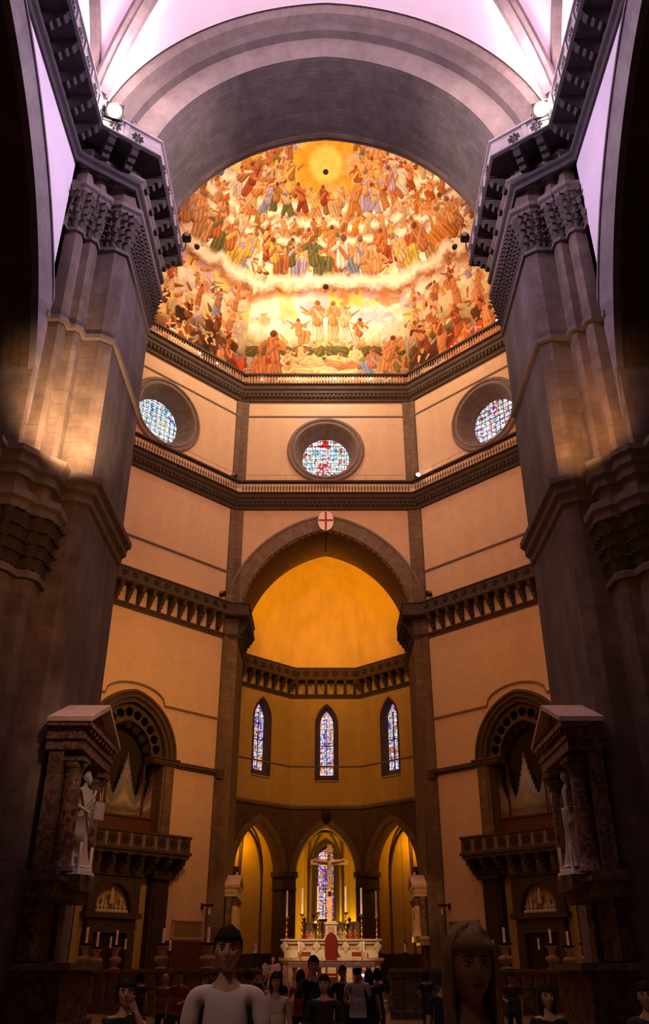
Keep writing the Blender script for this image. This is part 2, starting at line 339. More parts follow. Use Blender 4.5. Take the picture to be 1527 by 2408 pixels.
def oculus(F, gm, k, label):
    e = sempty('window_%d' % k, F(0, 47.6, 0))
    m1 = MB(); prof = [(3.42, -1.72), (3.42, -.1), (3.86, -.1), (3.86, .12), (3.72, .26), (3.55, .26), (3.50, .14), (3.36, .14), (3.30, .24), (3.12, .22), (3.06, .05)]
    n = 64
    def ring(pf, mbb, uvk=1):
        rows = [[F(r*math.cos(2*PI*i/n), 47.6+r*math.sin(2*PI*i/n), d) for r, d in pf] for i in range(n+1)]
        uvs = [[(3.2*2*PI*i/n, j*.5) for j in range(len(pf))] for i in range(n+1)]
        mbb.grid(rows, smooth=False, uvs=uvs)
    ring(prof, m1); m1.build('window_frame', stone_band, e)
    m2 = MB(); ring([(3.06, .05), (2.95, -.1), (2.60, -1.1), (2.44, -1.6), (2.36, -1.72)], m2); m2.build('splayed_reveal', arch_stone, e)
    m3 = MB(); r = 2.38; m3.face([F(r*math.cos(2*PI*i/48), 47.6+r*math.sin(2*PI*i/48), -1.7) for i in range(48)], [(r*math.cos(2*PI*i/48)+k*7.3, r*math.sin(2*PI*i/48)+k*3.1) for i in range(48)])
    m3.build('stained_glass', gm, e)
    m4 = MB()
    for q in range(-4, 5):
        c = q*.53; hh = math.sqrt(max(.01, r*r-c*c))
        m4.box((c-.02, 47.6-hh, -1.69), (c+.02, 47.6+hh, -1.66), lambda u, z, d: F(u, z, d)); m4.box((-hh, 47.6+c-.02, -1.69), (hh, 47.6+c+.02, -1.66), lambda u, z, d: F(u, z, d))
    m4.build('glazing_bars', iron, e)
    return e
oculus(FD[-1], glass_blue, 1, ''); oculus(FB, glass_red, 2, ''); oculus(FD[1], glass_multi, 3, '')

# corner pilasters of the octagon
for sx in (-1, 1):
    mb = MB()
    path = [FD[sx].xy(8.75-.52, .22), None, FB.xy(sx*7.88, .22)]
    for z0, z1 in ((0, 40.7), (43.9, 53.4)):
        poly = [FD[sx].xy(8.75-.55, 0), FD[sx].xy(8.75-.55, .16), (sx*8.62, BY-.2), FB.xy(sx*7.88, .16), FB.xy(sx*7.88, 0), (sx*8.9, BY+.1)]
        mb.prism(poly, lambda a, b: (a, b, z0), lambda a, b: (a, b, z1))
    t = tag(mb.build('corner_pilaster', stone_pil), 'grey stone corner pilaster rising the full height on the %s of the great tribune arch' % SIDE[sx], 'pilaster')
    # far side corner pilasters (at the outer ends of the diagonal walls)
# string courses
def string(path, z, hgt, out, m, name='trim_%d'):
    global TR
    TR += 1; mb = MB(); sweep(mb, path, [(0, z-hgt), (out*.6, z-hgt), (out, z-hgt*.5), (out, z), (0, z+.03)]); return struct(mb.build('trim_%d' % TR, m))
TR = 0
string(OUTL, 51.75, .16, .10, stone_band)
string([(-21.12, 41.65), (-21.12, 59.15), FD[-1].xy(8.2)], 34.2, .18, .12, stone_band)
string([FD[1].xy(8.2), (21.12, 59.15), (21.12, 41.65)], 34.2, .18, .12, stone_band)

# the two drum balustrades
def balustrade(F, u0, u1, zb, zt, bal_lo, out, label, cor, mitre):
    """cornice below, row of balusters, top rail. zb cornice bottom, bal_lo..zt balusters"""
    t = thing('drum_balustrade', label, 'balustrade', F((u0+u1)/2, zb, 0))
    a = math.tan(PI/8); h = bal_lo-zb
    def seg(prof, m, name, mb=None):
        mb = mb or MB(); rows = []
        for u, s in ((u0, 1), (u1, -1)): rows.append([F(u+s*o*a*mitre, z, o) for o, z in prof])
        mb.grid(rows, smooth=False); mb.face(rows[0]); mb.face(rows[1][::-1]); return mb.build(name, m, t)
    mb = MB(); n = int((u1-u0)/.42)
    for i in range(n): u = u0+.5+(u1-u0-1)*i/(n-1); mb.box((u-.10, zb+.25*h, .38), (u+.10, zb+.42*h, .62), lambda p, z, d: F(p, z, d))
    seg([(0, zb), (.25, zb), (.28, zb+.18*h), (.42, zb+.25*h), (.42, zb+.42*h), (.62, zb+.5*h), (.64, zb+.66*h), (.85, zb+.75*h), (.9, zb+.95*h), (out, bal_lo), (0, bal_lo)], stone_dark, 'cornice', mb)
    seg([(out-.42, zt-.18), (out-.02, zt-.18), (out+.05, zt-.12), (out+.05, zt), (out-.42, zt)], stone_dark, 'top_rail')
    seg([(out-.36, bal_lo), (out-.08, bal_lo), (out-.08, bal_lo+.12), (out-.36, bal_lo+.12)], stone_dark, 'plinth')
    hh = zt-.18-bal_lo-.12; mb = MB()
    mb.lathe([(.055, 0), (.06, .05*hh), (.035, .12*hh), (.075, .35*hh), (.07, .45*hh), (.035, .62*hh), (.03, .85*hh), (.055, .93*hh), (.055, hh)], n=8)
    first = None; uu0 = u0+out*a*mitre+.3; uu1 = u1-out*a*mitre-.3; n = int((uu1-uu0)/.30)
    for i in range(n+1):
        p = Vector(F(uu0+(uu1-uu0)*i/n, bal_lo+.12, out-.22))-t.location
        if first is None: first = mb.build('baluster', cor, t, world=False); first.location = p
        else: dup(first, loc=p, parent=t)
    return t
stone_lit = mat('lit_baluster_stone', (.42, .30, .22), .7, .15, 3, bump=.05)  # baluster stone in its lit tone, light put into the colour
stone_low = mat('shadowed_baluster_stone', (.13, .085, .06), .7, .15, 3, bump=.05)  # same baluster stone, darkened in its colour to give shade
for F, nm in ((FB, 'back'), (FD[-1], 'left diagonal'), (FD[1], 'right diagonal')):
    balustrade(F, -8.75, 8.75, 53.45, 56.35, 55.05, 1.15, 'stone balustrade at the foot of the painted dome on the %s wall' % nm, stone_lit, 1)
    balustrade(F, -8.75, 8.75, 40.75, 43.45, 42.1, 1.15, 'stone balustrade with shade-darkened balusters under the round window of the %s wall' % nm, stone_low, 1)
    # thin glass and steel safety rail behind the lower balustrade
    t = thing('safety_rail', 'thin metal safety rail along the ledge below the round window of the %s wall' % nm, 'railing', F(0, 43.45, .6))
    mb = MB(); mb.tube([F(-8.0, 44.25, .75), F(8.0, 44.25, .75)], .018, 6); mb.build('handrail', stone_band, t)
    first = None
    mb = MB(); mb.tube([(0, 0, 0), (0, 0, .82)], .018, 6)
    for i in range(9):
        p = Vector(F(-7.8+1.95*i, 43.43, .75))-t.location
        if first is None: first = mb.build('post', stone_band, t, world=False); first.location = p
        else: dup(first, loc=p, parent=t)

# ------------------------------------------------------------------ painted dome (generic invented figures)
PXM = 24
def fbm(h, w, base, seed, octv=5):
    r = np.random.default_rng(seed); out = np.zeros((h, w)); amp = 1; tot = 0
    for o in range(octv):
        gy, gx = max(2, int(base[0]*2**o)), max(2, int(base[1]*2**o)); g = r.random((gy+2, gx+2))
        yy = np.linspace(0, gy-.001, h); xx = np.linspace(0, gx-.001, w); iy = yy.astype(int); ix = xx.astype(int)
        fy = (yy-iy)[:, None]; fx = (xx-ix)[None]; fy = fy*fy*(3-2*fy); fx = fx*fx*(3-2*fx)
        a = g[iy][:, ix]; b = g[iy][:, ix+1]; c = g[iy+1][:, ix]; d = g[iy+1][:, ix+1]
        out += amp*((a*(1-fx)+b*fx)*(1-fy)+(c*(1-fx)+d*fx)*fy); tot += amp; amp *= .55
    return out/tot
def lin(c): c = np.array(c, float)/255; return c**2.2
class Canvas:
    def __init__(s, w, h): s.W = int(w*PXM); s.H = int(h*PXM); s.w = w; s.a = np.zeros((s.H, s.W, 3))
    def cap(s, p, q, r0, r1, col, line=.35):
        """tapered shaded brush stroke in metres (x from centre, v up)"""
        x0 = min(p[0]-r0, q[0]-r1); x1 = max(p[0]+r0, q[0]+r1); y0 = min(p[1]-r0, q[1]-r1); y1 = max(p[1]+r0, q[1]+r1)
        i0 = max(0, int((x0+s.w/2)*PXM)-1); i1 = min(s.W, int((x1+s.w/2)*PXM)+2); j0 = max(0, int(y0*PXM)-1); j1 = min(s.H, int(y1*PXM)+2)
        if i1 <= i0 or j1 <= j0: return
        X, Y = np.meshgrid((np.arange(i0, i1)+.5)/PXM-s.w/2, (np.arange(j0, j1)+.5)/PXM)
        dx, dy = q[0]-p[0], q[1]-p[1]; L = dx*dx+dy*dy+1e-9
        t = np.clip(((X-p[0])*dx+(Y-p[1])*dy)/L, 0, 1); r = r0+(r1-r0)*t
        ex = X-p[0]-t*dx; ey = Y-p[1]-t*dy; d = np.hypot(ex, ey)/r
        m = np.clip((1-d)*r*PXM*1.2, 0, 1)
        sh = .80+.36*np.clip((ex*-.5+ey*.8)/r, -1, 1)
        edge = np.clip((d-.66)/.34, 0, 1); sh = sh*(1-line*edge)
        if r0 > .2: q_ = (ex*dy-ey*dx)/math.sqrt(L)/r; sh = sh*(1-.38*np.clip(np.sin(q_*9+4*t+r0*40), 0, 1))*(1+.15*np.clip(np.sin(q_*9+4*t+r0*40+PI), 0, 1))
        c = np.clip(np.array(col)[None, None]*sh[..., None], 0, 1)
        s.a[j0:j1, i0:i1] = s.a[j0:j1, i0:i1]*(1-m[..., None])+c*m[..., None]
ROBES = [lin(c) for c in ((222, 135, 62), (190, 88, 50), (238, 190, 90), (128, 118, 72), (198, 170, 192), (238, 212, 182), (150, 148, 165), (215, 150, 90), (165, 72, 45), (232, 180, 130), (245, 228, 205), (205, 120, 70))]
SKIN = [lin(c) for c in ((235, 165, 110), (222, 142, 88), (240, 185, 130), (200, 120, 75))]
def figure(C, x, y, s, r, robes=ROBES, nude=.2, pose=None, wings=False):
    """one invented person, s = height in metres, foot point (x,y)"""
    sk = SKIN[r.integers(len(SKIN))]; rb = robes[r.integers(len(robes))]; rb2 = robes[r.integers(len(robes))]; f = 1 if r.random() < .5 else -1
    if r.random() < nude: rb = sk*.95
    pose = pose or r.choice(['sit', 'stand', 'sit', 'lean'])
    if pose == 'lie':
        C.cap((x-f*.45*s, y+.10*s), (x+f*.05*s, y+.12*s), .09*s, .13*s, rb); C.cap((x-f*.05*s, y+.1*s), (x-f*.3*s, y+.25*s), .08*s, .05*s, sk); C.cap((x-f*.3*s, y+.25*s), (x-f*.52*s, y+.08*s), .05*s, .035*s, sk)
        C.cap((x+f*.05*s, y+.14*s), (x+f*.32*s, y+.22*s), .12*s, .11*s, sk); C.cap((x+f*.32*s, y+.2*s), (x+f*.5*s, y+.05*s), .045*s, .03*s, sk); C.cap((x+f*.42*s, y+.3*s), (x+f*.43*s, y+.31*s), .075*s, .075*s, sk); C.cap((x+f*.45*s, y+.35*s), (x+f*.46*s, y+.35*s), .06*s, .05*s, sk*.3); return
    if wings:
        for q in (-1, 1): C.cap((x+q*.08*s, y+.62*s), (x+q*.42*s, y+.86*s), .06*s, .02*s, rb2*.9)
    if pose == 'sit':
        hy = y+.36*s; hx = x
        C.cap((x+f*.02*s, hy), (x+f*.30*s, hy-.02*s), .15*s, .12*s, rb); C.cap((x+f*.30*s, hy), (x+f*.24*s, y+.05*s), .12*s, .11*s, rb); C.cap((x+f*.12*s, hy-.05*s), (x+f*.08*s, y+.04*s), .14*s, .12*s, rb*.8); C.cap((x+f*.24*s, y+.06*s), (x+f*.33*s, y+.02*s), .04*s, .03*s, sk)
        top = (x-f*.03*s, y+.70*s)
    elif pose == 'lean':
        hy = y+.42*s; hx = x; C.cap((hx, hy), (x-f*.12*s, y+.03*s), .13*s, .12*s, rb); C.cap((hx, hy), (x+f*.14*s, y+.03*s), .11*s, .08*s, rb*.85); top = (x+f*.14*s, y+.76*s)
    else:
        hy = y+.46*s; hx = x; C.cap((hx-.03*s, hy), (x-.07*s, y+.03*s), .11*s, .10*s, rb); C.cap((hx+.03*s, hy), (x+.08*s, y+.03*s), .11*s, .08*s, rb*.85); top = (x, y+.80*s)
    C.cap((hx, hy), top, .125*s, .12*s, rb2 if r.random() < .6 else sk)
    C.cap((hx-f*.1*s, hy+.1*s), (top[0]+f*.08*s, top[1]-.02*s), .05*s, .04*s, rb)
    for q in (-1, 1):
        sh = (top[0]+q*.13*s, top[1]-.02*s); a = r.uniform(-1.45, -.5); el = (sh[0]+q*.14*s*math.cos(a), sh[1]+.17*s*math.sin(a)); b = r.uniform(.4, 3.4) if r.random() < .45 else r.uniform(3.2, 4.6); hd = (el[0]+q*.15*s*math.cos(b), el[1]+.15*s*math.sin(b))
        C.cap(sh, el, .055*s, .042*s, sk if r.random() < .6 else rb2); C.cap(el, hd, .042*s, .028*s, sk)
    hx2 = top[0]+f*.02*s; C.cap((hx2, top[1]+.06*s), (hx2, top[1]+.13*s), .045*s, .07*s, sk, .2); C.cap((hx2-f*.02*s, top[1]+.17*s), (hx2-f*.03*s, top[1]+.15*s), .06*s, .065*s, sk*(.28+.4*r.random()), .2)
RC, CO = 33.8, 12.68
def dome_R(v): return RC*math.cos(v/RC)-CO
def dome_h(v): return RC*math.sin(v/RC)
VMAX = 34.0
def paint(kind, seed):
    C = Canvas(18.2, VMAX); H, W = C.H, C.W; r = np.random.default_rng(seed); ctr = kind == 'c'
    n1 = fbm(H, W, (9, 5), seed); n2 = fbm(H, W, (26, 14), seed+1); n3 = fbm(H, W, (5, 6), seed+5); n4 = fbm(H, W, (40, 22), seed+8)
    V = (np.arange(H)/PXM)[:, None]+np.zeros((H, W)); X = ((np.arange(W)+.5)/PXM-9.1)[None]+np.zeros((H, W))
    Vw = V+(n1-.5)*3.0
    def ramp(stops):
        xs = [s[0] for s in stops]; cs = np.array([lin(s[1]) for s in stops]); return np.stack([np.interp(Vw, xs, cs[:, k]) for k in range(3)], -1)
    if ctr: st = [(0, (150, 122, 80)), (3.2, (160, 146, 92)), (5.8, (176, 160, 108)), (6.6, (232, 214, 172)), (8, (252, 240, 215)), (10.4, (250, 235, 205)), (11.6, (205, 155, 105)), (13, (248, 226, 190)), (17.5, (238, 205, 165)), (19, (245, 222, 190)), (22, (235, 178, 100)), (27, (238, 165, 60)), (34, (250, 190, 70))]
    else: st = [(0, (140, 60, 38)), (2.6, (110, 66, 42)), (5, (160, 140, 95)), (8, (215, 195, 150)), (9.8, (232, 200, 170)), (11.4, (200, 150, 105)), (13, (246, 224, 196)), (17.5, (236, 204, 176)), (19, (244, 218, 186)), (22, (232, 180, 115)), (34, (240, 180, 90))]
    C.a = ramp(st)*(.62+.75*n2)[..., None]*(.86+.28*n4)[..., None]
    for k, (c, th) in enumerate(((lin((245, 205, 90)), .56), (lin((205, 170, 205)), .60), (lin((205, 110, 55)), .60), (lin((255, 240, 215)), .58))):
        nn = fbm(H, W, (13+3*k, 8), seed+20+k); m = np.clip((nn-th)*12, 0, .75)*np.clip((V-7)/2, 0, 1); C.a = C.a*(1-m[..., None])+c*m[..., None]
    def blend(m, c): C.a = C.a*(1-m[..., None])+c*m[..., None]
    if not ctr:
        blend(np.clip((fbm(H, W, (16, 20), seed+9)-.5)*9, 0, 1)*np.clip((4.6-V)/2, 0, 1), lin((190, 60, 25)))
        blend(np.clip((n3-.50)*10, 0, 1)*np.clip((5.6-V)/1.5, 0, .85), lin((62, 42, 30)))
    else:
        blend(np.clip((n3-.5)*8, 0, .6)*np.clip((5.2-V)/1, 0, 1), lin((105, 92, 52)))
        d = np.hypot(X, (V-25.4)*.95); ang = np.arctan2(V-25.4, X); ray = .70+.26*(np.sin(ang*41+n2*5) > 0)+.14*np.sin(ang*13)
        blend(np.clip(1.3-d/4.7, 0, 1)**.6, lin((238, 150, 48))); m = np.clip(1.4-d/4.6, 0, 1)**.6; C.a = C.a*(1-m[..., None]*.55)+C.a*ray[..., None]*m[..., None]*.62
        blend(np.clip(1-(d-1.2)*1.2, 0, .7), lin((250, 205, 105))); blend(np.clip(1-np.abs(d-4.6)*1.6, 0, .8)*(.6+.6*n4), lin((214, 120, 40)))
    def bank(v0, th, amp, sd):
        """soft bank of cloud: lit top edge, brown shadow below"""
        e = v0+amp*(fbm(1, W, (2, 9), sd, 4)[0]-.5)*2; e = e[None]; q = (V-e)/th+(n4-.5)*.9
        blend(np.clip(1.15-np.abs(q+.9)*1.3, 0, 1)*.75, lin((165, 105, 62))); blend(np.clip(1.25-np.abs(q-.1)*1.5, 0, 1)*.92, lin((255, 234, 205)))
    for i in range(900):   # loose drapery, limbs and cloud wisps painted behind the main figures
        v = r.uniform(.3, 31); hw_ = .414*dome_R(v); x = r.uniform(-hw_, hw_)
        if ctr and (5.8 < v < 11.5 or math.hypot(x, v-25.4) < 4.2): continue
        if not ctr and 7 < v < 11 and r.random() < .7: continue
        L_ = r.uniform(.3, 1.1); a = r.uniform(0, PI); c = [lin((225, 150, 95)), lin((190, 105, 60)), lin((245, 215, 170)), lin((235, 175, 90)), lin((150, 85, 50)), lin((200, 165, 175))][r.integers(6)]
        if not ctr and v < 5: c = c*.5
        C.cap((x, v), (x+L_*math.cos(a), v+L_*math.sin(a)), r.uniform(.10, .30), r.uniform(.06, .2), c, .5)
    def cluster(v, n, s0, s1, hw, robes=ROBES, nude=.25, wg=.12, pose=None, jit=.6, clear=0):
        xs = [-hw+2*hw*(i+.5)/n+r.uniform(-.5, .5)*hw/n for i in range(n)]; r.shuffle(xs)
        for x in xs:
            if abs(x) < clear: continue
            s = r.uniform(s0, s1); y = v+r.uniform(-jit, jit)
            pass
            figure(C, x, y, s, r, robes=robes, nude=nude, wings=r.random() < wg, pose=pose)
    GOLD = [lin(c) for c in ((240, 165, 60), (225, 130, 50), (245, 195, 100), (205, 100, 45), (235, 180, 125), (190, 120, 60))]
    hw = lambda v: .414*dome_R(v)
    for v in (33, 31.5, 30, 28.6): cluster(v, 5, 1.8, 2.4, hw(v)+.2, GOLD, wg=.5)
    for v, n in ((27.2, 7), (25.6, 7), (24.0, 8), (22.6, 8)): cluster(v, n, 2.4, 3.6, hw(v), GOLD+ROBES[:6], wg=.35, clear=3.3 if ctr and v > 22 else 0)
    bank(20.6, .9, .8, seed+70); cluster(20.2, 9, 3.0, 4.2, hw(20.2)); bank(19.0, .8, .9, seed+71)
    cluster(18.0, 9, 1.8, 2.6, hw(18), GOLD, wg=.5); bank(17.2, .7, .6, seed+73)
    cluster(14.8, 6, 3.2, 4.2, hw(14.6)); cluster(13.2, 6, 4.2, 5.6, hw(13.3)-.5, pose='sit', nude=.15)
    bank(12.5, 1.15, .7, seed+72)
    if ctr:
        for x, v, s, p in ((-.9, 6.0, 4.6, 'stand'), (.8, 6.1, 4.4, 'stand'), (2.0, 6.1, 4.0, 'stand'), (-2.9, 5.6, 3.2, 'sit'), (3.6, 5.5, 3.4, 'sit')): figure(C, x, v, s, r, nude=.4, pose=p, robes=[lin((240, 190, 110)), lin((235, 205, 165)), lin((220, 150, 90))], wings=True)
        for x in np.linspace(-8, 8, 14): C.cap((x, 4.6), (x+r.uniform(-.6, .6), 4.9), r.uniform(.5, .9), .4, lin((112, 96, 56)), .3)
        for x, v, s, p in ((-5.6, 1.0, 6.0, 'stand'), (-4.0, .8, 3.9, 'stand'), (6.6, 2.0, 4.6, 'lean'), (4.9, 1.6, 3.6, 'sit'), (3.1, 2.2, 3.4, 'sit'), (-6.9, .4, 4.6, 'sit'), (-2.6, 2.6, 3.2, 'sit'), (7.7, .6, 4.0, 'stand')): figure(C, x, v, s, r, nude=.75, pose=p)
        for x, v, s in ((-.4, 2.7, 4.4), (1.6, 2.3, 4.0), (-1.7, 1.3, 5.2), (1.3, .8, 5.0), (4.3, .6, 4.2), (-3.5, .5, 3.6)): figure(C, x, v, s, r, nude=.85, pose='lie')
        for q in (-1, 1):
            for k in range(5): C.cap((q*8.6-.45, .3+.5*k), (q*8.6+.45, .3+.5*k), .3, .3, lin((195, 140, 112)), .3)
            C.cap((q*8.6, 2.8), (q*8.6, 3.9), .34, .12, lin((150, 90, 65)), .3)
    else:
        cluster(8.6, 6, 1.8, 2.6, 7.5, wg=.5, nude=.5); cluster(6.4, 6, 2.2, 3.4, 7.6, nude=.7)
        DK = [lin(c) for c in ((95, 58, 36), (140, 75, 45), (65, 45, 34), (180, 90, 50))]
        cluster(3.6, 6, 3.0, 4.2, 8, DK, nude=.5); cluster(1.2, 6, 2.8, 3.8, 8.2, DK, nude=.75); cluster(.2, 4, 3.4, 4.4, 8, pose='lie', nude=.9)
    C.a *= (.86+.30*n4)[..., None]; C.a *= (.84+.34*fbm(H, W, (90, 50), seed+44, 3))[..., None]; C.a = np.clip(C.a, 0, 1)
    return C
fres = bpy.data.materials.new('fresco_paint'); fres.use_nodes = True
_n = fres.node_tree.nodes; _l = fres.node_tree.links; _v = _n.new('ShaderNodeVertexColor'); _v.layer_name = 'paint'
_n['Principled BSDF'].inputs['Roughness'].default_value = .9; _n['Principled BSDF'].inputs['Specular IOR Level'].default_value = .1
_l.new(_v.outputs['Color'], _n['Principled BSDF'].inputs['Base Color'])
DZ = 55.4
dome = thing('painted_dome', 'large painted dome crowded with invented robed figures, clouds and golden light', 'dome', (0, CY, DZ))
def panel(dirv, kind, seed, nu=300, nv=520, dense=True):
    """dirv = outward horizontal direction of the face"""
    D = Vector(dirv); T = Vector((D.y, -D.x)); vs = np.linspace(0, VMAX, nv); C = paint(kind, seed) if dense else None
    P = np.zeros((nv, nu, 3)); colr = np.ones((nv, nu, 4))
    for i, v in enumerate(vs):
        Rr = dome_R(v); hw = Rr*math.tan(PI/8); us = np.linspace(-hw, hw, nu)
        P[i, :, 0] = D.x*Rr+T.x*us; P[i, :, 1] = D.y*Rr+T.y*us; P[i, :, 2] = dome_h(v)
        if dense:
            j = min(C.H-1, int(v*PXM)); k = np.clip(((us+9.1)*PXM).astype(int), 0, C.W-1); colr[i, :, :3] = C.a[j, k]
        else: colr[i, :, :3] = lin((225, 160, 90))
    me = bpy.data.meshes.new('fresco_panel'); idx = np.arange(nv*nu).reshape(nv, nu)
    q = np.stack([idx[:-1, :-1], idx[:-1, 1:], idx[1:, 1:], idx[1:, :-1]], -1).reshape(-1, 4)
    me.vertices.add(nv*nu); me.vertices.foreach_set('co', P.reshape(-1)); me.loops.add(q.size); me.loops.foreach_set('vertex_index', q.reshape(-1).astype(np.int32))
    me.polygons.add(len(q)); me.polygons.foreach_set('loop_start', np.arange(0, q.size, 4, dtype=np.int32)); me.polygons.foreach_set('loop_total', np.full(len(q), 4, dtype=np.int32))
    me.update(calc_edges=True)
    ca = me.color_attributes.new('paint', 'FLOAT_COLOR', 'POINT'); ca.data.foreach_set('color', np.clip(colr, 0, 1).reshape(-1))
    me.materials.append(fres); o = bpy.data.objects.new('fresco_panel', me); COL.objects.link(o); o.parent = dome; return o
panel((0, 1), 'c', 3); panel((-R2, R2), 's', 21); panel((R2, R2), 's', 47)
panel((-1, 0), 's', 61, 200, 420); panel((1, 0), 's', 83, 200, 420)
for d in ((-R2, -R2), (R2, -R2), (0, -1)): panel(d, 's', 1, 12, 24, False)
for d, v in (((0, 1), 24.6), ((0, 1), 12.2), ((-R2, R2), 12.4), ((R2, R2), 12.4)):   # round ventilation openings
    D = Vector(d); a = v/RC; Nn = Vector((D.x*math.cos(a), D.y*math.cos(a), math.sin(a))); P = Vector((D.x*dome_R(v), CY+D.y*dome_R(v), DZ+dome_h(v)))-Nn*.08; T_ = Vector((D.y, -D.x, 0)); B_ = Nn.cross(T_)
    mb = MB(); mb.lathe([(.001, .05), (.20, .05), (.24, .0), (.27, -.06), (.30, .1)], n=18, M=lambda x, y, z: tuple(P+T_*x+B_*y+Nn*z)); mb.build('round_opening', iron, dome)

# ------------------------------------------------------------------ great arch to the tribune
t = thing('tribune_arch', 'great pointed stone arch in the back wall opening to the golden apse', 'arch', (0, BY, 29))
mb = MB(); archband(mb, AH, AZ0, AAP, [(.0, .02), (.06, .16), (1.35, .16)], FB, legs=None, n=24); mb.build('voussoirs', arch_stone, t)
mb = MB(); archband(mb, AH, AZ0, AAP, [(1.35, 0), (1.35, .24), (1.55, .24), (1.6, 0)], FB, n=24); mb.build('hood_mould', stone_band, t)
mb = MB(); archband(mb, AH, AZ0, AAP, [(0, .02), (0, -2.8), (-.02, -5.7)], FB, legs=0, n=24); mb.build('soffit', mat('tribune_soffit', (.16, .10, .06), .85, .2, 1.5, brick=(.7, .25, .6), bump=.2), t)
mb = MB(); mb.box((-.07, BY-.2, 36.9), (.07, BY+5, 38.7)); 
mb = MB(); mb.tube([(0, BY+1.2, 38.4), (0, BY+1.2, 36.9)], .05, 6); mb.build('hanging_chain', iron, t)
# shield with red cross at the crown
t = thing('heraldic_shield', 'oval white shield with a red cross at the crown of the great arch', 'shield', (0.02, BY-.3, 38.4))
pts = [(.62*math.sin(a)*(1 if abs(a) < 2.2 else 1), 39.55+1.0*math.cos(a)) for a in np.linspace(0, 2*PI, 33)[:-1]]
mb = MB(); pts = [(.74*math.copysign(abs(math.sin(a))**.8, math.sin(a)), 39.45+1.02*math.cos(a)) for a in np.linspace(0, 2*PI, 33)[:-1]]
mb.prism(pts, lambda a, b: (a, BY-.24, b), lambda a, b: (a, BY-.38, b)); mb.build('shield_plate', mat('white_enamel', (.85, .74, .68), .5, .05, 3, bump=0), t)
red = mat('red_enamel', (.42, .01, .008), .5, .05, 3, bump=0)
mb = MB(); mb.box((-.09, BY-.42, 38.5), (.09, BY-.36, 40.4)); mb.build('cross_upright', red, t)
mb = MB(); mb.box((-.70, BY-.425, 39.42), (.70, BY-.36, 39.58)); mb.build('cross_bar', red, t)

# ------------------------------------------------------------------ tribune (apse) behind the arch
TB = 89.9; TH_ = 3.65
TP = [(-7.9, 77.2), (-9.2, 77.4), (-9.25, 84.6), (-TH_, TB), (TH_, TB), (9.25, 84.6), (9.2, 77.4), (7.9, 77.2)]
def seglen(a, b): return math.dist(a, b)
def segframe(a, b):
    a = Vector(a); b = Vector(b); u = (b-a).normalized(); return Frame((a+b)/2, u, (u.y, -u.x)), (b-a).length/2
TF = [segframe(TP[i], TP[i+1]) for i in range(len(TP)-1)]
wins = {2: -.15, 3: 0.09, 4: .15}
k = 4
for i, (F, hl) in enumerate(TF):
    mb = MB(); holes = []
    if i in wins:
        wc = wins[i]; holes = [[(wc-1.05, 19.1)]+[(wc+x, z) for x, z in arc(1.05, 24.8, 26.9, 10)]+[(wc+1.05, 19.1)]]
    z0 = 16.5 if i in (2, 3, 4) else 0
    wallpoly(mb, [(-hl, z0), (hl, z0), (hl, 31), (-hl, 31)], holes, F, 0, -.3); struct(mb.build('wall_back', plaster_amber))
    if i in wins:
        e = sempty('window_%d' % k, F(wc, 19.1, 0)); k += 1
        mb = MB(); P = lambda r, d: (r, d)
        archband(mb, 1.05, 24.8, 26.9, [(.18, 0), (.18, .06), (0, .06), (-.35, -.7)], F, legs=19.1, n=10, uc=wc)
        mb.face([F(wc-1.25, 18.9, .06), F(wc+1.25, 18.9, .06), F(wc+.75, 19.75, -.7), F(wc-.75, 19.75, -.7)])
        mb.face([F(wc-1.25, 18.9, .06), F(wc+1.25, 18.9, .06), F(wc+1.25, 18.9, 0), F(wc-1.25, 18.9, 0)])
        mb.build('window_frame', stone_dark, e)
        g = [(wc-.72, 19.6)]+[(wc+x, z) for x, z in arc(.72, 24.8, 26.45, 10)]+[(wc+.72, 19.6)]
        mb = MB(); mb.face([F(u, z, -.68) for u, z in g], [(u+i*5.7, z) for u, z in g]); mb.build('stained_glass', glass_lancet, e)
        mb = MB(); mb.box((wc-.035, 19.6, -.67), (wc+.035, 25.6, -.6), lambda u, z, d: F(u, z, d)); mb.box((wc-.72, 22.7, -.67), (wc+.72, 22.78, -.62), lambda u, z, d: F(u, z, d)); mb.build('mullion', iron, e)
string(TP[1:-1], 20.55, .14, .10, stone_band); string(TP[1:-1], 16.6, .35, .25, stone_band)
# half dome of the tribune: folded facets
mb = MB(); apex = Vector((0, 78.5)); base = [(-9.25, 76.5), (-9.25, 84.6), (-TH_, TB), (TH_, TB), (9.25, 84.6), (9.25, 76.5)]
for i in range(5):
    rows = []
    for q in range(25):
        a = q/24*PI/2*.985; rr = math.cos(a)**.9; zz = 30.6+12.8*math.sin(a)
        A = apex+(Vector(base[i])-apex)*rr; B = apex+(Vector(base[i+1])-apex)*rr
        rows.append([(A.x+(B.x-A.x)*s/6, A.y+(B.y-A.y)*s/6, zz) for s in range(7)])
    mb.grid(rows)
struct(mb.build('ceiling_apse', mat('apse_plaster', (.80, .58, .22), .9, .10, .35, bump=.15, stain=.12)))
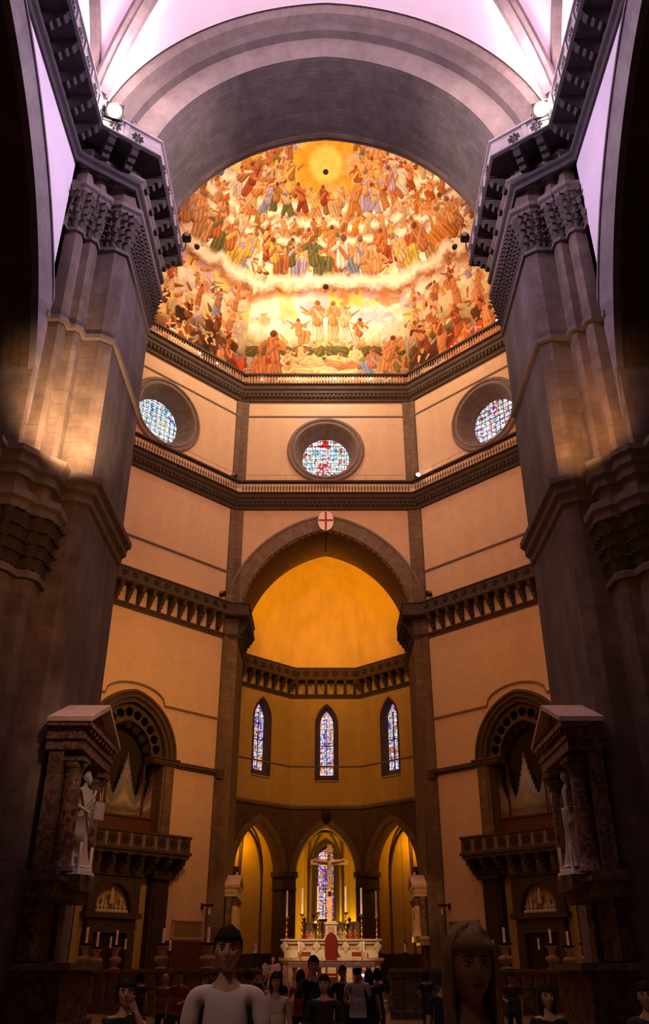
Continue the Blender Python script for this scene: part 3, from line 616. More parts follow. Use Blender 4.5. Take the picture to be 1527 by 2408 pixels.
# arcade of three chapels below
for i in (2, 3, 4):
    F, hl = TF[i]; n = {2: 'left', 3: 'middle', 4: 'right'}[i]; hw = 2.95
    mb = MB(); wallpoly(mb, [(-hl, 0), (-hw, 0)]+arc(hw, 10.0, 14.65, 14)+[(hw, 0), (hl, 0), (hl, 16.5), (-hl, 16.5)], [], F, 0, -1.3)
    struct(mb.build('wall_back', mat('tribune_lower_stone', (.12, .075, .045), .85, .25, 1.5, brick=(.9, .35, .6), bump=.25)))
    t = thing('chapel_arch', 'dark pointed stone arch of the %s chapel in the apse' % n, 'arch', F(0, 10, 0))
    mb = MB(); archband(mb, hw, 10.0, 14.65, [(.0, .0), (.05, .12), (.62, .12), (.66, 0)], F, n=14); mb.build('voussoirs', arch_stone, t)
    for s in (-1, 1):
        mb = MB(); c = s*(hl if i == 3 else hl-.3)
        mb.box((c-.75, 8.75, -1.3), (c+.75, 9.0, .35), lambda u, z, d: F(u, z, d)); mb.box((c-.9, 9.9, -1.3), (c+.9, 10.35, .45), lambda u, z, d: F(u, z, d)); mb.box((c-.68, 9.0, -1.3), (c+.68, 9.9, .28), lambda u, z, d: F(u, z, d))
        mb.build('capital', stone_dark, t)
    # chapel room behind
    c0 = -1.3; dp = 6.0 if i == 3 else 5.2
    rows = [(-hw-.5, c0), (-hw-.5, -dp+1.6), (-1.8, -dp), (1.8, -dp), (hw+.5, -dp+1.6), (hw+.5, c0)]
    cw = Frame(F.O, F.U, F.N)
    for j in range(5):
        a, b = F.xy(*rows[j]), F.xy(*rows[j+1]); G, gl = segframe(a, b); mb = MB(); hs = []
        if i == 3 and j == 2: hs = [[(-1.05, 6.2)]+arc(1.05, 12.3, 13.85, 8)+[(1.05, 6.2)]]
        wallpoly(mb, [(-gl, 0), (gl, 0), (gl, 15), (-gl, 15)], hs, G, 0, -.2); struct(mb.build('wall_back', plaster_amber))
        mb = MB(); mb.box((-gl, 0, 0), (gl, 3.3, .06), lambda u, z, d: G(u, z, d)); TR += 1; struct(mb.build('trim_%d' % TR, mat('dark_dado', (.06, .03, .018), .6, .2, 2, bump=.05)))
        if j < 4:
            mb = MB(); a3 = Vector(F.xy(*rows[j+1])); cc = Vector(F.xy(0, -2.6)); pts = []
            for q in range(9): tt = q/8; p = a3.lerp(cc, 1-math.cos(tt*PI/2)); pts.append((p.x, p.y, 9.5+5.0*math.sin(tt*PI/2)))
            mb.tube([(a3.x, a3.y, 3.3)]+pts, .16, 6); mb.build('vault_rib', stone_dark, t)
        if hs:
            e = sempty('window_7', G(0, 4.6, 0)); mb = MB(); archband(mb, 1.05, 12.3, 13.85, [(.36, .02), (.36, .08), (0, .08), (-.30, -.18)], G, legs=5.9, n=8); mb.build('window_frame', stone_dark, e)
            mb = MB(); archband(mb, 1.72, 10.6, 14.1, [(0, .02), (0, .16), (.16, .16), (.18, .02)], G, legs=3.3, n=10); mb.build('wall_rib', stone_dark, t)
            g = [(-.92, 6.5)]+arc(.92, 12.0, 13.2, 8)+[(.92, 6.5)]; mb = MB(); mb.face([G(u, z, -.15) for u, z in g], [(u+3.3, z) for u, z in g]); mb.build('stained_glass', glass_altar, e)
            mb = MB(); mb.box((-.03, 6.5, -.14), (.03, 12.9, -.1), lambda u, z, d: G(u, z, d)); mb.box((-.9, 9.3, -.14), (.9, 9.4, -.1), lambda u, z, d: G(u, z, d)); mb.build('mullion', iron, e)
    mb = MB(); cc = F.xy(0, -2.6)
    for j in range(5):
        A = Vector(F.xy(*rows[j])); B = Vector(F.xy(*rows[j+1])); rr = []
        for q in range(9): tt = q/8*PI/2; f = 1-math.cos(tt); a = A.lerp(Vector(cc), f); b = B.lerp(Vector(cc), f); zz = (14.2+1.4*math.sin(tt)) if i == 3 else (10.2+4.7*math.sin(tt)); rr.append([(a.x, a.y, zz), (b.x, b.y, zz)])
        mb.grid(rr)
    struct(mb.build('ceiling', plaster_amber))
# ------------------------------------------------------------------ corbelled galleries
def corbel_mesh(mb, out, h, wd):
    """bracket: wall at y=0, grows to +y, top at z=0"""
    P = [(0, 0), (out, 0), (out, -.10*h), (out*.92, -.16*h), (out*.95, -.24*h), (out*.84, -.38*h), (out*.68, -.36*h), (out*.70, -.46*h), (out*.62, -.60*h), (out*.46, -.58*h), (out*.47, -.68*h), (out*.40, -.82*h), (out*.22, -.80*h), (out*.18, -.95*h), (0, -h)]
    mb.prism(P, lambda a, b: (-wd/2, a, b), lambda a, b: (wd/2, a, b))
    mb.box((-wd/2-.05, 0, -.07*h), (wd/2+.05, out+.03, 0))
def rosette_mesh(mb, r):
    mb.lathe([(.0, 0), (.16*r, .012), (.16*r, .02), (0, .03)], n=8, M=lambda x, y, z: (x, z, y))
    for k in range(8):
        a = k*PI/4+.2; c, s = math.cos(a), math.sin(a); pts = [(.25*r, 0), (.55*r, .17*r), (.85*r, .15*r), (.95*r, 0), (.85*r, -.15*r), (.55*r, -.17*r)]
        mb.prism([(x*c-y*s, x*s+y*c) for x, y in pts], lambda p, q: (p, 0, q), lambda p, q: (p, .03, q))
ros_dark = mat('pierced_rosette', (.012, .010, .010), .8, .1, 3, bump=0)
def gallery(name, label, segs, zc, zk, zs, zt, out, pitch, m, mp, zg=None, skip=()):
    """segs: list of wall points; corbel zone zc..zk, slab to zs, parapet to zt"""
    cx = sum(p[0] for p in segs)/len(segs); cy = sum(p[1] for p in segs)/len(segs)
    t = thing(name, label, 'gallery', (cx, cy, zc))
    mb = MB(); h = .45; sweep(mb, segs, [(0, zc-h), (.10, zc-h), (.14, zc-h*.6), (.26, zc-h*.4), (.30, zc-.05), (.22, zc), (0, zc)]); mb.build('wall_cornice', m, t)
    mb = MB(); sweep(mb, segs, [(-.05, zk), (out, zk), (out+.10, zk+.08), (out+.10, zs), (-.05, zs)]); mb.build('walkway_slab', m, t)
    mb = MB(); sweep(mb, segs, [(out-.16, zs), (out, zs), (out, zt-.14), (out+.09, zt-.10), (out+.09, zt), (out-.2, zt), (out-.16, zt-.14)]); mb.build('parapet', mp, t)
    mb = MB(); corbel_mesh(mb, out, zk-zc, .30); r = (zt-zs-.14)*.36; m2 = MB(); rosette_mesh(m2, r); m3 = MB(); m3.box((-.10, 0, 0), (.10, .05, zt-zs-.14))
    c0 = r0 = b0 = None
    for i in range(len(segs)-1):
        A, B = Vector(segs[i]), Vector(segs[i+1]); L = (B-A).length; d = (B-A)/L; nrm = Vector((d.y, -d.x)); rz = math.atan2(nrm.y, nrm.x)-PI/2
        if i in skip: continue
        n = max(1, round(L/pitch))
        for k in range(n):
            p = A+d*(L*(k+.5)/n); loc = Vector((p.x, p.y, zk))-t.location
            if c0 is None: c0 = mb.build('corbel', m, t, world=False); c0.location = loc; c0.rotation_euler = (0, 0, rz)
            else: dup(c0, loc, rz, t)
            q = p+nrm*out; loc = Vector((q.x, q.y, (zs+zt-.14)/2))-t.location
            if r0 is None: r0 = m2.build('rosette', ros_dark, t, world=False); r0.location = loc; r0.rotation_euler = (0, 0, rz)
            else: dup(r0, loc, rz, t)
            q = A+d*(L*k/n)+nrm*out; loc = Vector((q.x, q.y, zs))-t.location
            if b0 is None: b0 = m3.build('panel_divider', mp, t, world=False); b0.location = loc; b0.rotation_euler = (0, 0, rz)
            elif k: dup(b0, loc, rz, t)
    return t
for sx in (-1, 1):
    F = FD[sx]; s = [F.xy(-8.6), F.xy(8.0), F.xy(8.6), (sx*8.2, BY-.12), (sx*7.86, BY-.1), (sx*7.86, 77.1)]
    if sx == 1: s = s[::-1]
    gallery('wall_gallery', 'dark corbelled stone gallery crossing the %s diagonal wall at mid height' % SIDE[sx], s, 28.1, 29.55, 29.8, 30.8, .95, 1.05, stone_dark, stone_dark, skip=((1, 2, 3) if sx == -1 else (1, 2, 3)))
gallery('apse_gallery', 'dark corbelled gallery running round the apse beneath the golden half dome', TP[1:-1], 28.1, 29.4, 29.6, 30.8, .95, 1.05, stone_dark, stone_dark)

# ------------------------------------------------------------------ crossing piers
FP = [(8.1, 30.0), (8.1, 25.2), (8.5, 24.92), (9.18, 24.92), (9.18, 24.5), (9.32, 24.36), (9.62, 24.36), (9.62, 24.0), (9.76, 23.85), (10.2, 23.85), (10.2, 23.5)]
gal_stone = mat('gallery_stone', (.075, .058, .062), .8, .2, 2.5, bump=.25)
leaf_stone = mat('carved_leaf_stone', (.11, .08, .065), .8, .3, 6, bump=.6)
for sx in (-1, 1):
    fp = [(sx*x, y) for x, y in FP]; path = fp if sx == -1 else fp[::-1]   # outward on the right of travel
    if sx == -1: path = fp[::-1]; 
    # orientation test: right-hand normal must point to the nave
    def fix(p):
        a, b = Vector(p[0]), Vector(p[1]); d = (b-a); n = Vector((d.y, -d.x)); return p
    # travelling so that the room lies on the right: left pier from far edge to nave wall must be reversed
    path = fp[::-1] if sx == -1 else fp
    t = thing('crossing_pier', 'massive grey stone crossing pier with stepped shafts on the %s of the nave arch' % SIDE[sx], 'pier', (sx*9.2, 27, 0))
    mb = MB(); back = [(sx*10.2, 30.0)]; poly = fp+back
    faces = poly
    for z0, z1 in ((0, 31.4),):
        for i in range(len(fp)-1):
            a, b = fp[i], fp[i+1]
            if i == 0: continue
            e = math.dist(a, b); mb.face([(*a, z0), (*b, z0), (*b, z1), (*a, z1)])
        mb.face([(*fp[-1], z0), (sx*12.5, 23.5, z0), (sx*12.5, 23.5, z1), (*fp[-1], z1)])
    mb.build('shaft', stone, t)
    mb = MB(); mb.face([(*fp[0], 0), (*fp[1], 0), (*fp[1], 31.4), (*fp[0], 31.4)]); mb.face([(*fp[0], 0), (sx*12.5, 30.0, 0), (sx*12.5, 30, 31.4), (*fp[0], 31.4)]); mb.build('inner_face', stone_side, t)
    def ring(prof, m, name, p=None):
        mb = MB(); sweep(mb, p or path, prof); return mb.build(name, m, t)
    ring([(0, 15.55), (.10, 15.6), (.12, 15.85), (.26, 15.95), (.28, 16.2), (.42, 16.3), (.44, 16.5), (0, 16.75)], stone_band, 'lower_cornice')
    ring([(0, 22.55), (.13, 22.58), (.15, 22.75), (0, 22.85)], stone_band, 'string_band')
    ring([(0, 27.1), (.10, 27.12), (.12, 27.22), (.05, 27.26), (.07, 27.34), (0, 27.36)], stone_band, 'necking')
    # leafy capital: flaring body with rows of curling leaves
    mb = MB(); prof = [(0.02, 27.36), (.08, 27.9), (.16, 28.5), (.34, 29.05)]; sweep(mb, path, prof)
    P = [Vector(p) for p in path]
    for row, (zb, zh, o0) in enumerate(((27.36, .42, .02), (27.66, .46, .07), (28.0, .46, .12), (28.35, .46, .17), (28.68, .42, .26))):
        for i in range(len(P)-1):
            A, B = P[i], P[i+1]; L = (B-A).length; d = (B-A)/L; n = Vector((d.y, -d.x)); k = max(1, round(L/.24))
            for j in range(k):
                c = A+d*(L*(j+.5+(row % 2)*.25)/k); w_ = L/k*.46
                pts = []
                for q in range(6):
                    tt = q/5; o_ = o0+.03+.20*tt**2.6; z = zb+zh*(tt if tt < .85 else .85-(tt-.85)*1.2); ww = w_*(.7+.6*math.sin(PI*min(1, tt*.9+.1)))*(1 if tt < .95 else .5)
                    pts.append([(*(c-d*ww+n*(o_-.05)), z), (*(c-d*ww*.45+n*(o_+.02)), z-.03), (*(c+n*(o_+.05)), z+.02), (*(c+d*ww*.45+n*(o_+.02)), z-.03), (*(c+d*ww+n*(o_-.05)), z)])
                mb.grid(pts, smooth=True)
    mb.build('leaf_capital', leaf_stone, t)
    ring([(.05, 29.0), (.34, 29.05), (.36, 29.2), (.46, 29.3), (.48, 29.5), (.40, 29.58), (0, 29.65)], stone_band, 'abacus')
    ring([(0, 30.75), (.10, 30.8), (.12, 30.95), (.26, 31.05), (.28, 31.2), (.38, 31.3), (.38, 31.42), (0, 31.46)], stone_band, 'upper_cornice')
    mb = MB()
    for i in range(len(P)-1):
        A, B = P[i], P[i+1]; L = (B-A).length; d = (B-A)/L; n = Vector((d.y, -d.x)); k = int(L/.22)
        for j in range(k):
            c = A+d*(L*(j+.5)/k); M = lambda x, y, z: (*(c+d*x+n*y), z); mb.box((-.05, .1, 30.82), (.05, .2, 30.95), M)
    mb.build('dentil_moulding', stone_band, t)
    # gallery wrapping the pier and running along the nave wall
    g = [(10.2, 4), (10.2, 23.3), (9.75, 23.7), (8.1, 24.9), (8.1, 30.6)]; g = [(sx*x, y) for x, y in g]
    if sx == 1: g = g[::-1]
    gallery('nave_gallery', 'long corbelled gallery with pierced parapet along the %s nave wall and around its pier' % SIDE[sx], g, 31.0, 31.95, 32.1, 33.05, 1.0, 1.15, gal_stone, mat('parapet_stone', (.30, .24, .26), .8, .15, 2.5, bump=.2), skip=((1,) if sx == -1 else (2,)))
    mb = MB(); gp_ = [(sx*x, y) for x, y in ((10.4, 23.2), (10.2, 23.32), (9.75, 23.72), (8.12, 24.92), (8.12, 30.5), (10.4, 30.5))]; mb.prism(gp_, lambda a, b: (a, b, 30.95), lambda a, b: (a, b, 32.0)); mb.build('gallery_bed', gal_stone, t)
    # arcade respond with its capital
    G = [(8.95, 24.9), (8.95, 24.1), (9.2, 23.85), (9.5, 23.8), (9.6, 23.4), (9.85, 23.1), (10.5, 23.05), (10.5, 22.6), (11.8, 22.6)]
    gp = [(sx*x, y) for x, y in G]; gq = gp[::-1] if sx == -1 else gp
    t = thing('arcade_respond', 'clustered half pier with leafy capital at the %s nave arcade beside the crossing pier' % SIDE[sx], 'pier', (sx*10, 23.8, 0))
    mb = MB(); sweep(mb, gq, [(-.15, 0), (-.15, 16)], cap=False); mb.build('shaft', stone, t)
    def rg(prof, m, name):
        mb = MB(); sweep(mb, gq, prof); return mb.build(name, m, t)
    rg([(-.15, 12.3), (0, 12.32), (.02, 12.5), (-.08, 12.6)], stone_band, 'necking')
    mb = MB(); sweep(mb, gq, [(-.12, 12.6), (0, 13.4), (.20, 14.35)]); Pq = [Vector(p) for p in gq]
    for row, (zb, zh, o0) in enumerate(((12.6, .55, -.10), (13.0, .55, -.03), (13.4, .55, .03), (13.85, .6, .12))):
        for i in range(len(Pq)-1):
            A, B = Pq[i], Pq[i+1]; L = (B-A).length; d = (B-A)/L; n = Vector((d.y, -d.x)); k = max(1, round(L/.24))
            for j in range(k):
                c = A+d*(L*(j+.5+(row % 2)*.25)/k); w_ = L/k*.46; pts = []
                for q in range(6):
                    tt = q/5; o_ = o0+.03+.20*tt**2.6; z = zb+zh*(tt if tt < .85 else .85-(tt-.85)*1.2); ww = w_*(.7+.6*math.sin(PI*min(1, tt*.9+.1)))*(1 if tt < .95 else .5)
                    pts.append([(*(c-d*ww+n*(o_-.05)), z), (*(c+n*(o_+.05)), z+.02), (*(c+d*ww+n*(o_-.05)), z)])
                mb.grid(pts, smooth=True)
    mb.build('leaf_capital', mat('dark_leaf_stone', (.07, .045, .03), .8, .3, 6, bump=.6), t)
    rg([(.0, 14.3), (.22, 14.35), (.24, 14.6), (.36, 14.7), (.36, 14.95), (-.1, 15.1)], stone_band, 'abacus')
    rg([(-.15, 15.6), (.02, 15.65), (.04, 15.9), (.18, 16.0), (.2, 16.25), (.32, 16.35), (.32, 16.55), (-.3, 16.8)], stone_band, 'upper_cornice')
    # nave side wall with the arcade arch
    NW = Frame((sx*10.2, 14.2), (0, 1), (-sx, 0)); mb = MB(); hw = 9.75
    A_ = arc(hw, 16.8, 29.7, 24); wallpoly(mb, [(-14, 0), (-hw, 0)]+A_+[(hw, 0), (hw+.1, 0), (hw+.1, 44), (-14, 44)], [], NW, 0, -1.4); struct(mb.build('wall_%s' % SIDE[sx], vault_paint))
    t = thing('arcade_arch', 'grey stone arch of the %s nave arcade framing the dark aisle' % SIDE[sx], 'arch', (sx*10.2, 14.2, 17))
    mb = MB(); archband(mb, hw, 16.8, 29.7, [(-.04, -.2), (-.04, .06), (1.45, .06), (1.45, .12), (1.58, .12), (1.6, 0)], NW, n=26); mb.build('voussoirs', mat('arcade_stone', (.25, .20, .20), .8, .2, 1.2, brick=(.5, 2.2, .85), bump=.25), t)
    mb = MB(); archband(mb, hw, 16.8, 29.7, [(-.02, -.2), (-.02, -1.42)], NW, n=26); mb.build('soffit', brick_dark, t)
    mb = MB(); mb.box((sx*10.3, 23.9, 0), (sx*24, 24.4, 34)); struct(mb.build('wall_%s' % SIDE[sx], brick_dark))
    mb = MB(); mb.box((sx*20, -4, 0), (sx*20.4, 24, 34)); struct(mb.build('wall_%s' % SIDE[sx], brick_dark))
    mb = MB(); mb.tube([(sx*12.0, 23.7, 20.6), (sx*9.9*1.08, 22.5, 22.2)], .06, 6); 
# crossing arch: soffit, moulded rim
t = thing('crossing_arch', 'huge pointed grey stone arch at the end of the nave framing the painted dome', 'arch', (0, 27, 31.5))
CF = Frame((0, 24.9), (1, 0), (0, 1)); CH, CZ, CA = 8.0, 31.5, 40.13
mb = MB(); archband(mb, CH, CZ, CA, [(0, 4.9), (0, .25)], CF, n=34); mb.build('soffit', soffit_brick, t)
mb = MB(); archband(mb, CH, CZ, CA, [(0, .25), (.38, 0), (1.05, 0)], CF, n=34); mb.build('inner_rim', arch_rim, t)
mb = MB(); archband(mb, CH, CZ, CA, [(1.05, 0), (1.08, -.40), (1.22, -.55), (1.55, -.55)], CF, n=34); mb.build('middle_rim', mat('recessed_rim', (.15, .115, .11), .82, .2, 1.4, brick=(.9, 3, .88), bump=.25), t)
mb = MB(); archband(mb, CH, CZ, CA, [(1.55, -.55), (1.58, -.9), (1.70, -1.05), (1.98, -1.05), (1.98, -1.0), (2.05, -1.0), (2.06, -1.18), (2.22, -1.2), (2.25, -.8)], CF, n=34); mb.build('outer_moulding', stone_band, t)
mb = MB(); a0 = arc(CH, CZ, CA, 60, 2.02)
for i in range(0, len(a0)-1):
    for f in (0, .5):
        x = a0[i][0]*(1-f)+a0[i+1][0]*f; z = a0[i][1]*(1-f)+a0[i+1][1]*f; mb.box((x-.05, 23.78, z-.05), (x+.05, 23.9, z+.05))
mb.build('dentil_moulding', stone_dark, t)['kind'] = 'stuff'
# bronze bracket hanging under the crown
mb = MB(); 
# ------------------------------------------------------------------ nave vault
def zA(x, half=9.95, z0=31.5, apx=42.1):
    h = apx-z0; cx = (h*h-half*half)/(2*half); R_ = half+cx; q = R_*R_-(abs(x)+cx)**2; return z0+math.sqrt(q) if q > 0 else z0
def zB(y): return zA((y-14.1)*1.0, 9.75, 32.8, 42.1)
mb = MB(); nx, ny = 64, 64; rows = []
for j in range(ny+1):
    y = 4.3+19.45*j/ny; rows.append([(-10.3+20.6*i/nx, y, max(zA(-10.3+20.6*i/nx), zB(y))) for i in range(nx+1)])
mb.grid(rows); struct(mb.build('ceiling_nave', vault_paint))
rib_m = mat('rib_stone', (.26, .20, .19), .8, .2, 1.8, brick=(.8, 3, .9), bump=.25)
def rib(pts, label, w_, dpt, side):
    t = MB(); rows = []; uvs = []; L = 0
    for i, p in enumerate(pts):
        p = Vector(p); d = (Vector(pts[min(i+1, len(pts)-1)])-Vector(pts[max(i-1, 0)])).normalized(); s = Vector(side).normalized(); n = d.cross(s).normalized()
        if n.z > 0: n = -n
        prof = [(-w_, 0), (-w_*.9, dpt*.55), (-w_*.45, dpt*.7), (-w_*.42, dpt), (w_*.42, dpt), (w_*.45, dpt*.7), (w_*.9, dpt*.55), (w_, 0)]
        rows.append([p+s*a+n*b for a, b in prof]); L += (p-Vector(pts[i-1])).length if i else 0; uvs.append([(L, q*.3) for q in range(8)])
    t.grid(rows, smooth=False, uvs=uvs); return tag(t.build('vault_rib', rib_m), label, 'rib')
for sx in (-1, 1):
    pts = []
    for q in range(31):
        f = 1-q/30; x = sx*9.9*f; y = 14.1+9.5*f; z = max(zA(x), zB(y)); z = min(z, 42.0); pts.append((x, y, z+.05-.9*max(0, f-.3)*(1-f)*3))
    rib(pts, 'diagonal stone vault rib rising from the %s crossing pier to the nave crown' % SIDE[sx], .42, .55, (9.5, -sx*9.9, 0))
    pts = [(sx*10.15, 14.1+9.6*math.cos(a)*1.0, zB(14.1+9.6*math.cos(a))+.02) for a in np.linspace(0.0, PI, 40)]
    rib(pts, 'slender wall rib curving above the %s nave gallery' % SIDE[sx], .34, .40, (1, 0, 0))
# ------------------------------------------------------------------ figures
def ev(o):
    dg = bpy.context.evaluated_depsgraph_get(); dg.update(); e = o.evaluated_get(dg); me = bpy.data.meshes.new_from_object(e); return me
def skin(nodes, edges, sub=1, loc_add=None):
    """nodes {name:(x,y,z,rx,ry)}; returns (verts, faces) grown by a Skin modifier"""
    ks = list(nodes); me = bpy.data.meshes.new('tmp'); me.from_pydata([nodes[k][:3] for k in ks], [(ks.index(a), ks.index(b)) for a, b in edges], [])
    o = bpy.data.objects.new('tmp', me); COL.objects.link(o)
    o.modifiers.new('s', 'SKIN').branch_smoothing = .4; m = o.modifiers.new('u', 'SUBSURF'); m.levels = sub; m.render_levels = sub
    for i, k in enumerate(ks):
        sv = me.skin_vertices[0].data[i]; sv.radius = (nodes[k][3], nodes[k][4] if len(nodes[k]) > 4 else nodes[k][3]); sv.use_root = (i == 0)
    r = ev(o); vs = [tuple(v.co) for v in r.vertices]; fs = [tuple(p.vertices) for p in r.polygons]
    bpy.data.objects.remove(o, do_unlink=True); bpy.data.meshes.remove(me); bpy.data.meshes.remove(r); return vs, fs
def addvf(mb, vf, T=None):
    i0 = len(mb.v); mb.v += [tuple(T(*p)) if T else p for p in vf[0]]
    for f in vf[1]: mb.f.append(tuple(i+i0 for i in f)); mb.uv.append([(0, 0)]*len(f)); mb.sm.append(True)
def g2(x, z, cx, cz, s): return math.exp(-((x-cx)**2+(z-cz)**2)/(2*s*s))
def head_rows(c, R, k=1.0, cut=None, grow=0):
    """sculpted head, face towards -y; R rotates (tilt/turn)"""
    rows = []; nz, na = (40, 60) if not grow else (30, 40)
    for i in range(nz+1):
        ph = PI*i/nz; row = []
        for j in range(na):
            th = 2*PI*(j+(.12*math.sin(4*PI*j/na)))/na if not grow else 2*PI*j/na
            x = math.sin(ph)*math.sin(th)*.076; y = -math.sin(ph)*math.cos(th)*.096; z = math.cos(ph)*.118
            if z < 0: q = -z/.118; x *= 1-.30*q**1.5; y = y*(1-.14*q)-.010*q
            if y > 0 and z < -.03: y *= 1-.45*min(1, (-.03-z)/.06)
            if y < 0 and not grow:
                f = min(1, -y/.04)
                y += f*.017*(g2(x, z, .031, .008, .012)+g2(x, z, -.031, .008, .012))          # eye sockets
                y -= f*.008*(g2(x*.6, z, .018, .030, .008)+g2(x*.6, z, -.018, .030, .008))      # brow
                y -= f*(.012*g2(x*2.0, z, 0, .004, .012)+.020*g2(x*1.7, z, 0, -.016, .012)+.018*g2(x*1.1, z, 0, -.027, .0075))  # nose
                y -= f*(.009*g2(x*.5, z, 0, -.051, .0055)-.007*g2(x*.45, z, 0, -.0585, .003)+.010*g2(x*.6, z, 0, -.066, .0055)+.012*g2(x*.8, z, 0, -.095, .013))
                y += f*.006*g2(x, z, 0, -.079, .008); y -= f*.006*(g2(x, z, .045, -.022, .014)+g2(x, z, -.045, -.022, .014))
            if grow: x *= 1+grow; y *= 1+grow; z *= 1+grow*.8
            p = R @ Vector((x*k, y*k, z*k)); row.append((c[0]+p.x, c[1]+p.y, c[2]+p.z))
        rows.append(row)
    return rows
def face_parts(t, hc, R, k, brow=(.03, .02, .015), stone_like=None):
    """eyes, brows and lips set into the sculpted face"""
    def at(x, y, z): p = R @ Vector((x*k, y*k, z*k)); return (hc[0]+p.x, hc[1]+p.y, hc[2]+p.z)
    M = lambda cx, cy, cz: (lambda x, y, z: at(cx+x, cy+z, cz+y))
    ew = mat('eye_white', (.6, .55, .5), .3, .02, 5, bump=0); ei = mat('eye_iris', (.03, .018, .01), .2, .1, 5, bump=0)
    for s in (-1, 1):
        mb = MB(); mb.lathe([(.001, -.012), (.008, -.009), (.012, -.001), (.008, .006), (.001, .009)], n=12, sy=.38, M=M(s*.031, -.078, .006)); eo = mb.build('eye', ew, t, world=False)
        mb = MB(); mb.lathe([(.001, -.0045), (.004, -.003), (.0055, 0), (.001, .002)], n=10, M=M(s*.030, -.0875, .008)); mb.build('iris', ei, eo, world=False)
        mb = MB(); mb.tube([at(s*.014, -.094, .026), at(s*.030, -.092, .031), at(s*.048, -.080, .026)], [.0028*k, .0036*k, .002*k], 6); mb.build('eyebrow', cmat('brow_hair', brow), t, world=False)
    lp = mat('lips', (.36, .12, .09), .45, .05, 5, bump=0)
    mb = MB(); mb.tube([at(-.024, -.0915, -.056), at(-.010, -.1035, -.0535), at(0, -.1045, -.055), at(.010, -.1035, -.0535), at(.024, -.0915, -.056)], [.001*k, .0042*k, .0036*k, .0042*k, .001*k], 6)
    mb.tube([at(-.022, -.0915, -.058), at(0, -.1045, -.0635), at(.022, -.0915, -.058)], [.001*k, .0052*k, .001*k], 6); mb.build('lips', lp, t, world=False)
def hand(mb, wr, d, pn, k=1, curl=.5, side=1):
    """palm plus five bent fingers; d = pointing direction, pn = palm normal"""
    d = Vector(d).normalized(); pn = Vector(pn); pn = (pn-d*pn.dot(d)).normalized(); s = d.cross(pn)*side; w = Vector(wr)
    rows = []
    for t_, hw, th in ((0, .026, .019), (.03, .034, .017), (.065, .041, .014), (.088, .040, .012), (.095, .034, .008)):
        c = w+d*t_*k; rows.append([c+s*hw*k*math.cos(a)+pn*th*k*math.sin(a) for a in np.linspace(0, 2*PI, 11)[:-1]])
    mb.grid(rows, closed=True, cap=True)
    for q, L in ((-.030, .066), (-.010, .076), (.010, .071), (.029, .056)):
        b = w+(d*.085+s*q)*k; p = [b]; a = curl*.4
        for sg in (.45, .32, .25): p.append(p[-1]+(d*math.cos(a)+pn*math.sin(a)+s*q*1.0)*L*sg*k); a += curl*.75
        mb.tube(p, [.0095*k, .0088*k, .0078*k, .006*k], 7)
    b = w+(d*.028-s*.028)*k; mb.tube([b, b+(d*.028-s*.026+pn*.012)*k, b+(d*.056-s*.030+pn*.024)*k, b+(d*.074-s*.024+pn*.028)*k], [.013*k, .011*k, .0095*k, .007*k], 7)
SKN = mat('skin', (.50, .25, .15), .5, .06, 6, bump=0)
def cmat(name, c, r=.9): return mat(name, c, r, .08, 6, bump=.1)
ARMS = {'down': ((.235, .01, 1.12), (.25, -.06, .86)), 'bent': ((.25, .0, 1.13), (.10, -.24, 1.10)), 'photo': ((.25, -.16, 1.22), (.10, -.24, 1.50)), 'raise': ((.30, -.10, 1.30), (.34, -.28, 1.48)), 'out': ((.46, .0, 1.44), (.72, .0, 1.50)), 'book': ((.25, -.02, 1.14), (.12, -.20, 1.02)), 'hip': ((.34, .03, 1.16), (.20, -.04, .98))}
def body_nodes(fem, L, Rr, wf=1, stride=.06, slim=1):
    sh = (.165 if fem else .19)*wf; hp = .10
    N = {'pel': (0, 0, .95, .135*slim, .105), 'wai': (0, .005, 1.10, (.115 if fem else .13)*slim, .09), 'che': (0, .0, 1.28, .15*slim, .105), 'col': (0, .01, 1.41, .110, .075), 'nek': (0, .0, 1.50, .052), 'nk2': (0, -.008, 1.57, .05)}
    E_ = [('pel', 'wai'), ('wai', 'che'), ('che', 'col'), ('col', 'nek'), ('nek', 'nk2')]
    for s, t_, A in ((-1, 'l', L), (1, 'r', Rr)):
        el, wr = ARMS[A]
        N['sh'+t_] = (s*sh, .012, 1.405, .052); N['el'+t_] = (s*el[0]*wf, el[1], el[2], .040); N['fo'+t_] = tuple((s*el[0]*wf*.6+s*wr[0]*wf*.4, el[1]*.6+wr[1]*.4, el[2]*.6+wr[2]*.4))+(.040,); N['wr'+t_] = (s*wr[0]*wf, wr[1], wr[2], .027)
        N['hi'+t_] = (s*hp, 0, .90, .092*slim); N['th'+t_] = (s*.11, -.01+s*stride*.4, .70, .078*slim); N['kn'+t_] = (s*.105, -.02+s*stride, .50, .056); N['ca'+t_] = (s*.105, .01+s*stride*1.1, .36, .052); N['an'+t_] = (s*.105, .02+s*stride*1.2, .09, .035); N['to'+t_] = (s*.12, -.13+s*stride*1.2, .03, .032)
        E_ += [('col', 'sh'+t_), ('sh'+t_, 'el'+t_), ('el'+t_, 'fo'+t_), ('fo'+t_, 'wr'+t_), ('pel', 'hi'+t_), ('hi'+t_, 'th'+t_), ('th'+t_, 'kn'+t_), ('kn'+t_, 'ca'+t_), ('ca'+t_, 'an'+t_), ('an'+t_, 'to'+t_)]
    return N, E_
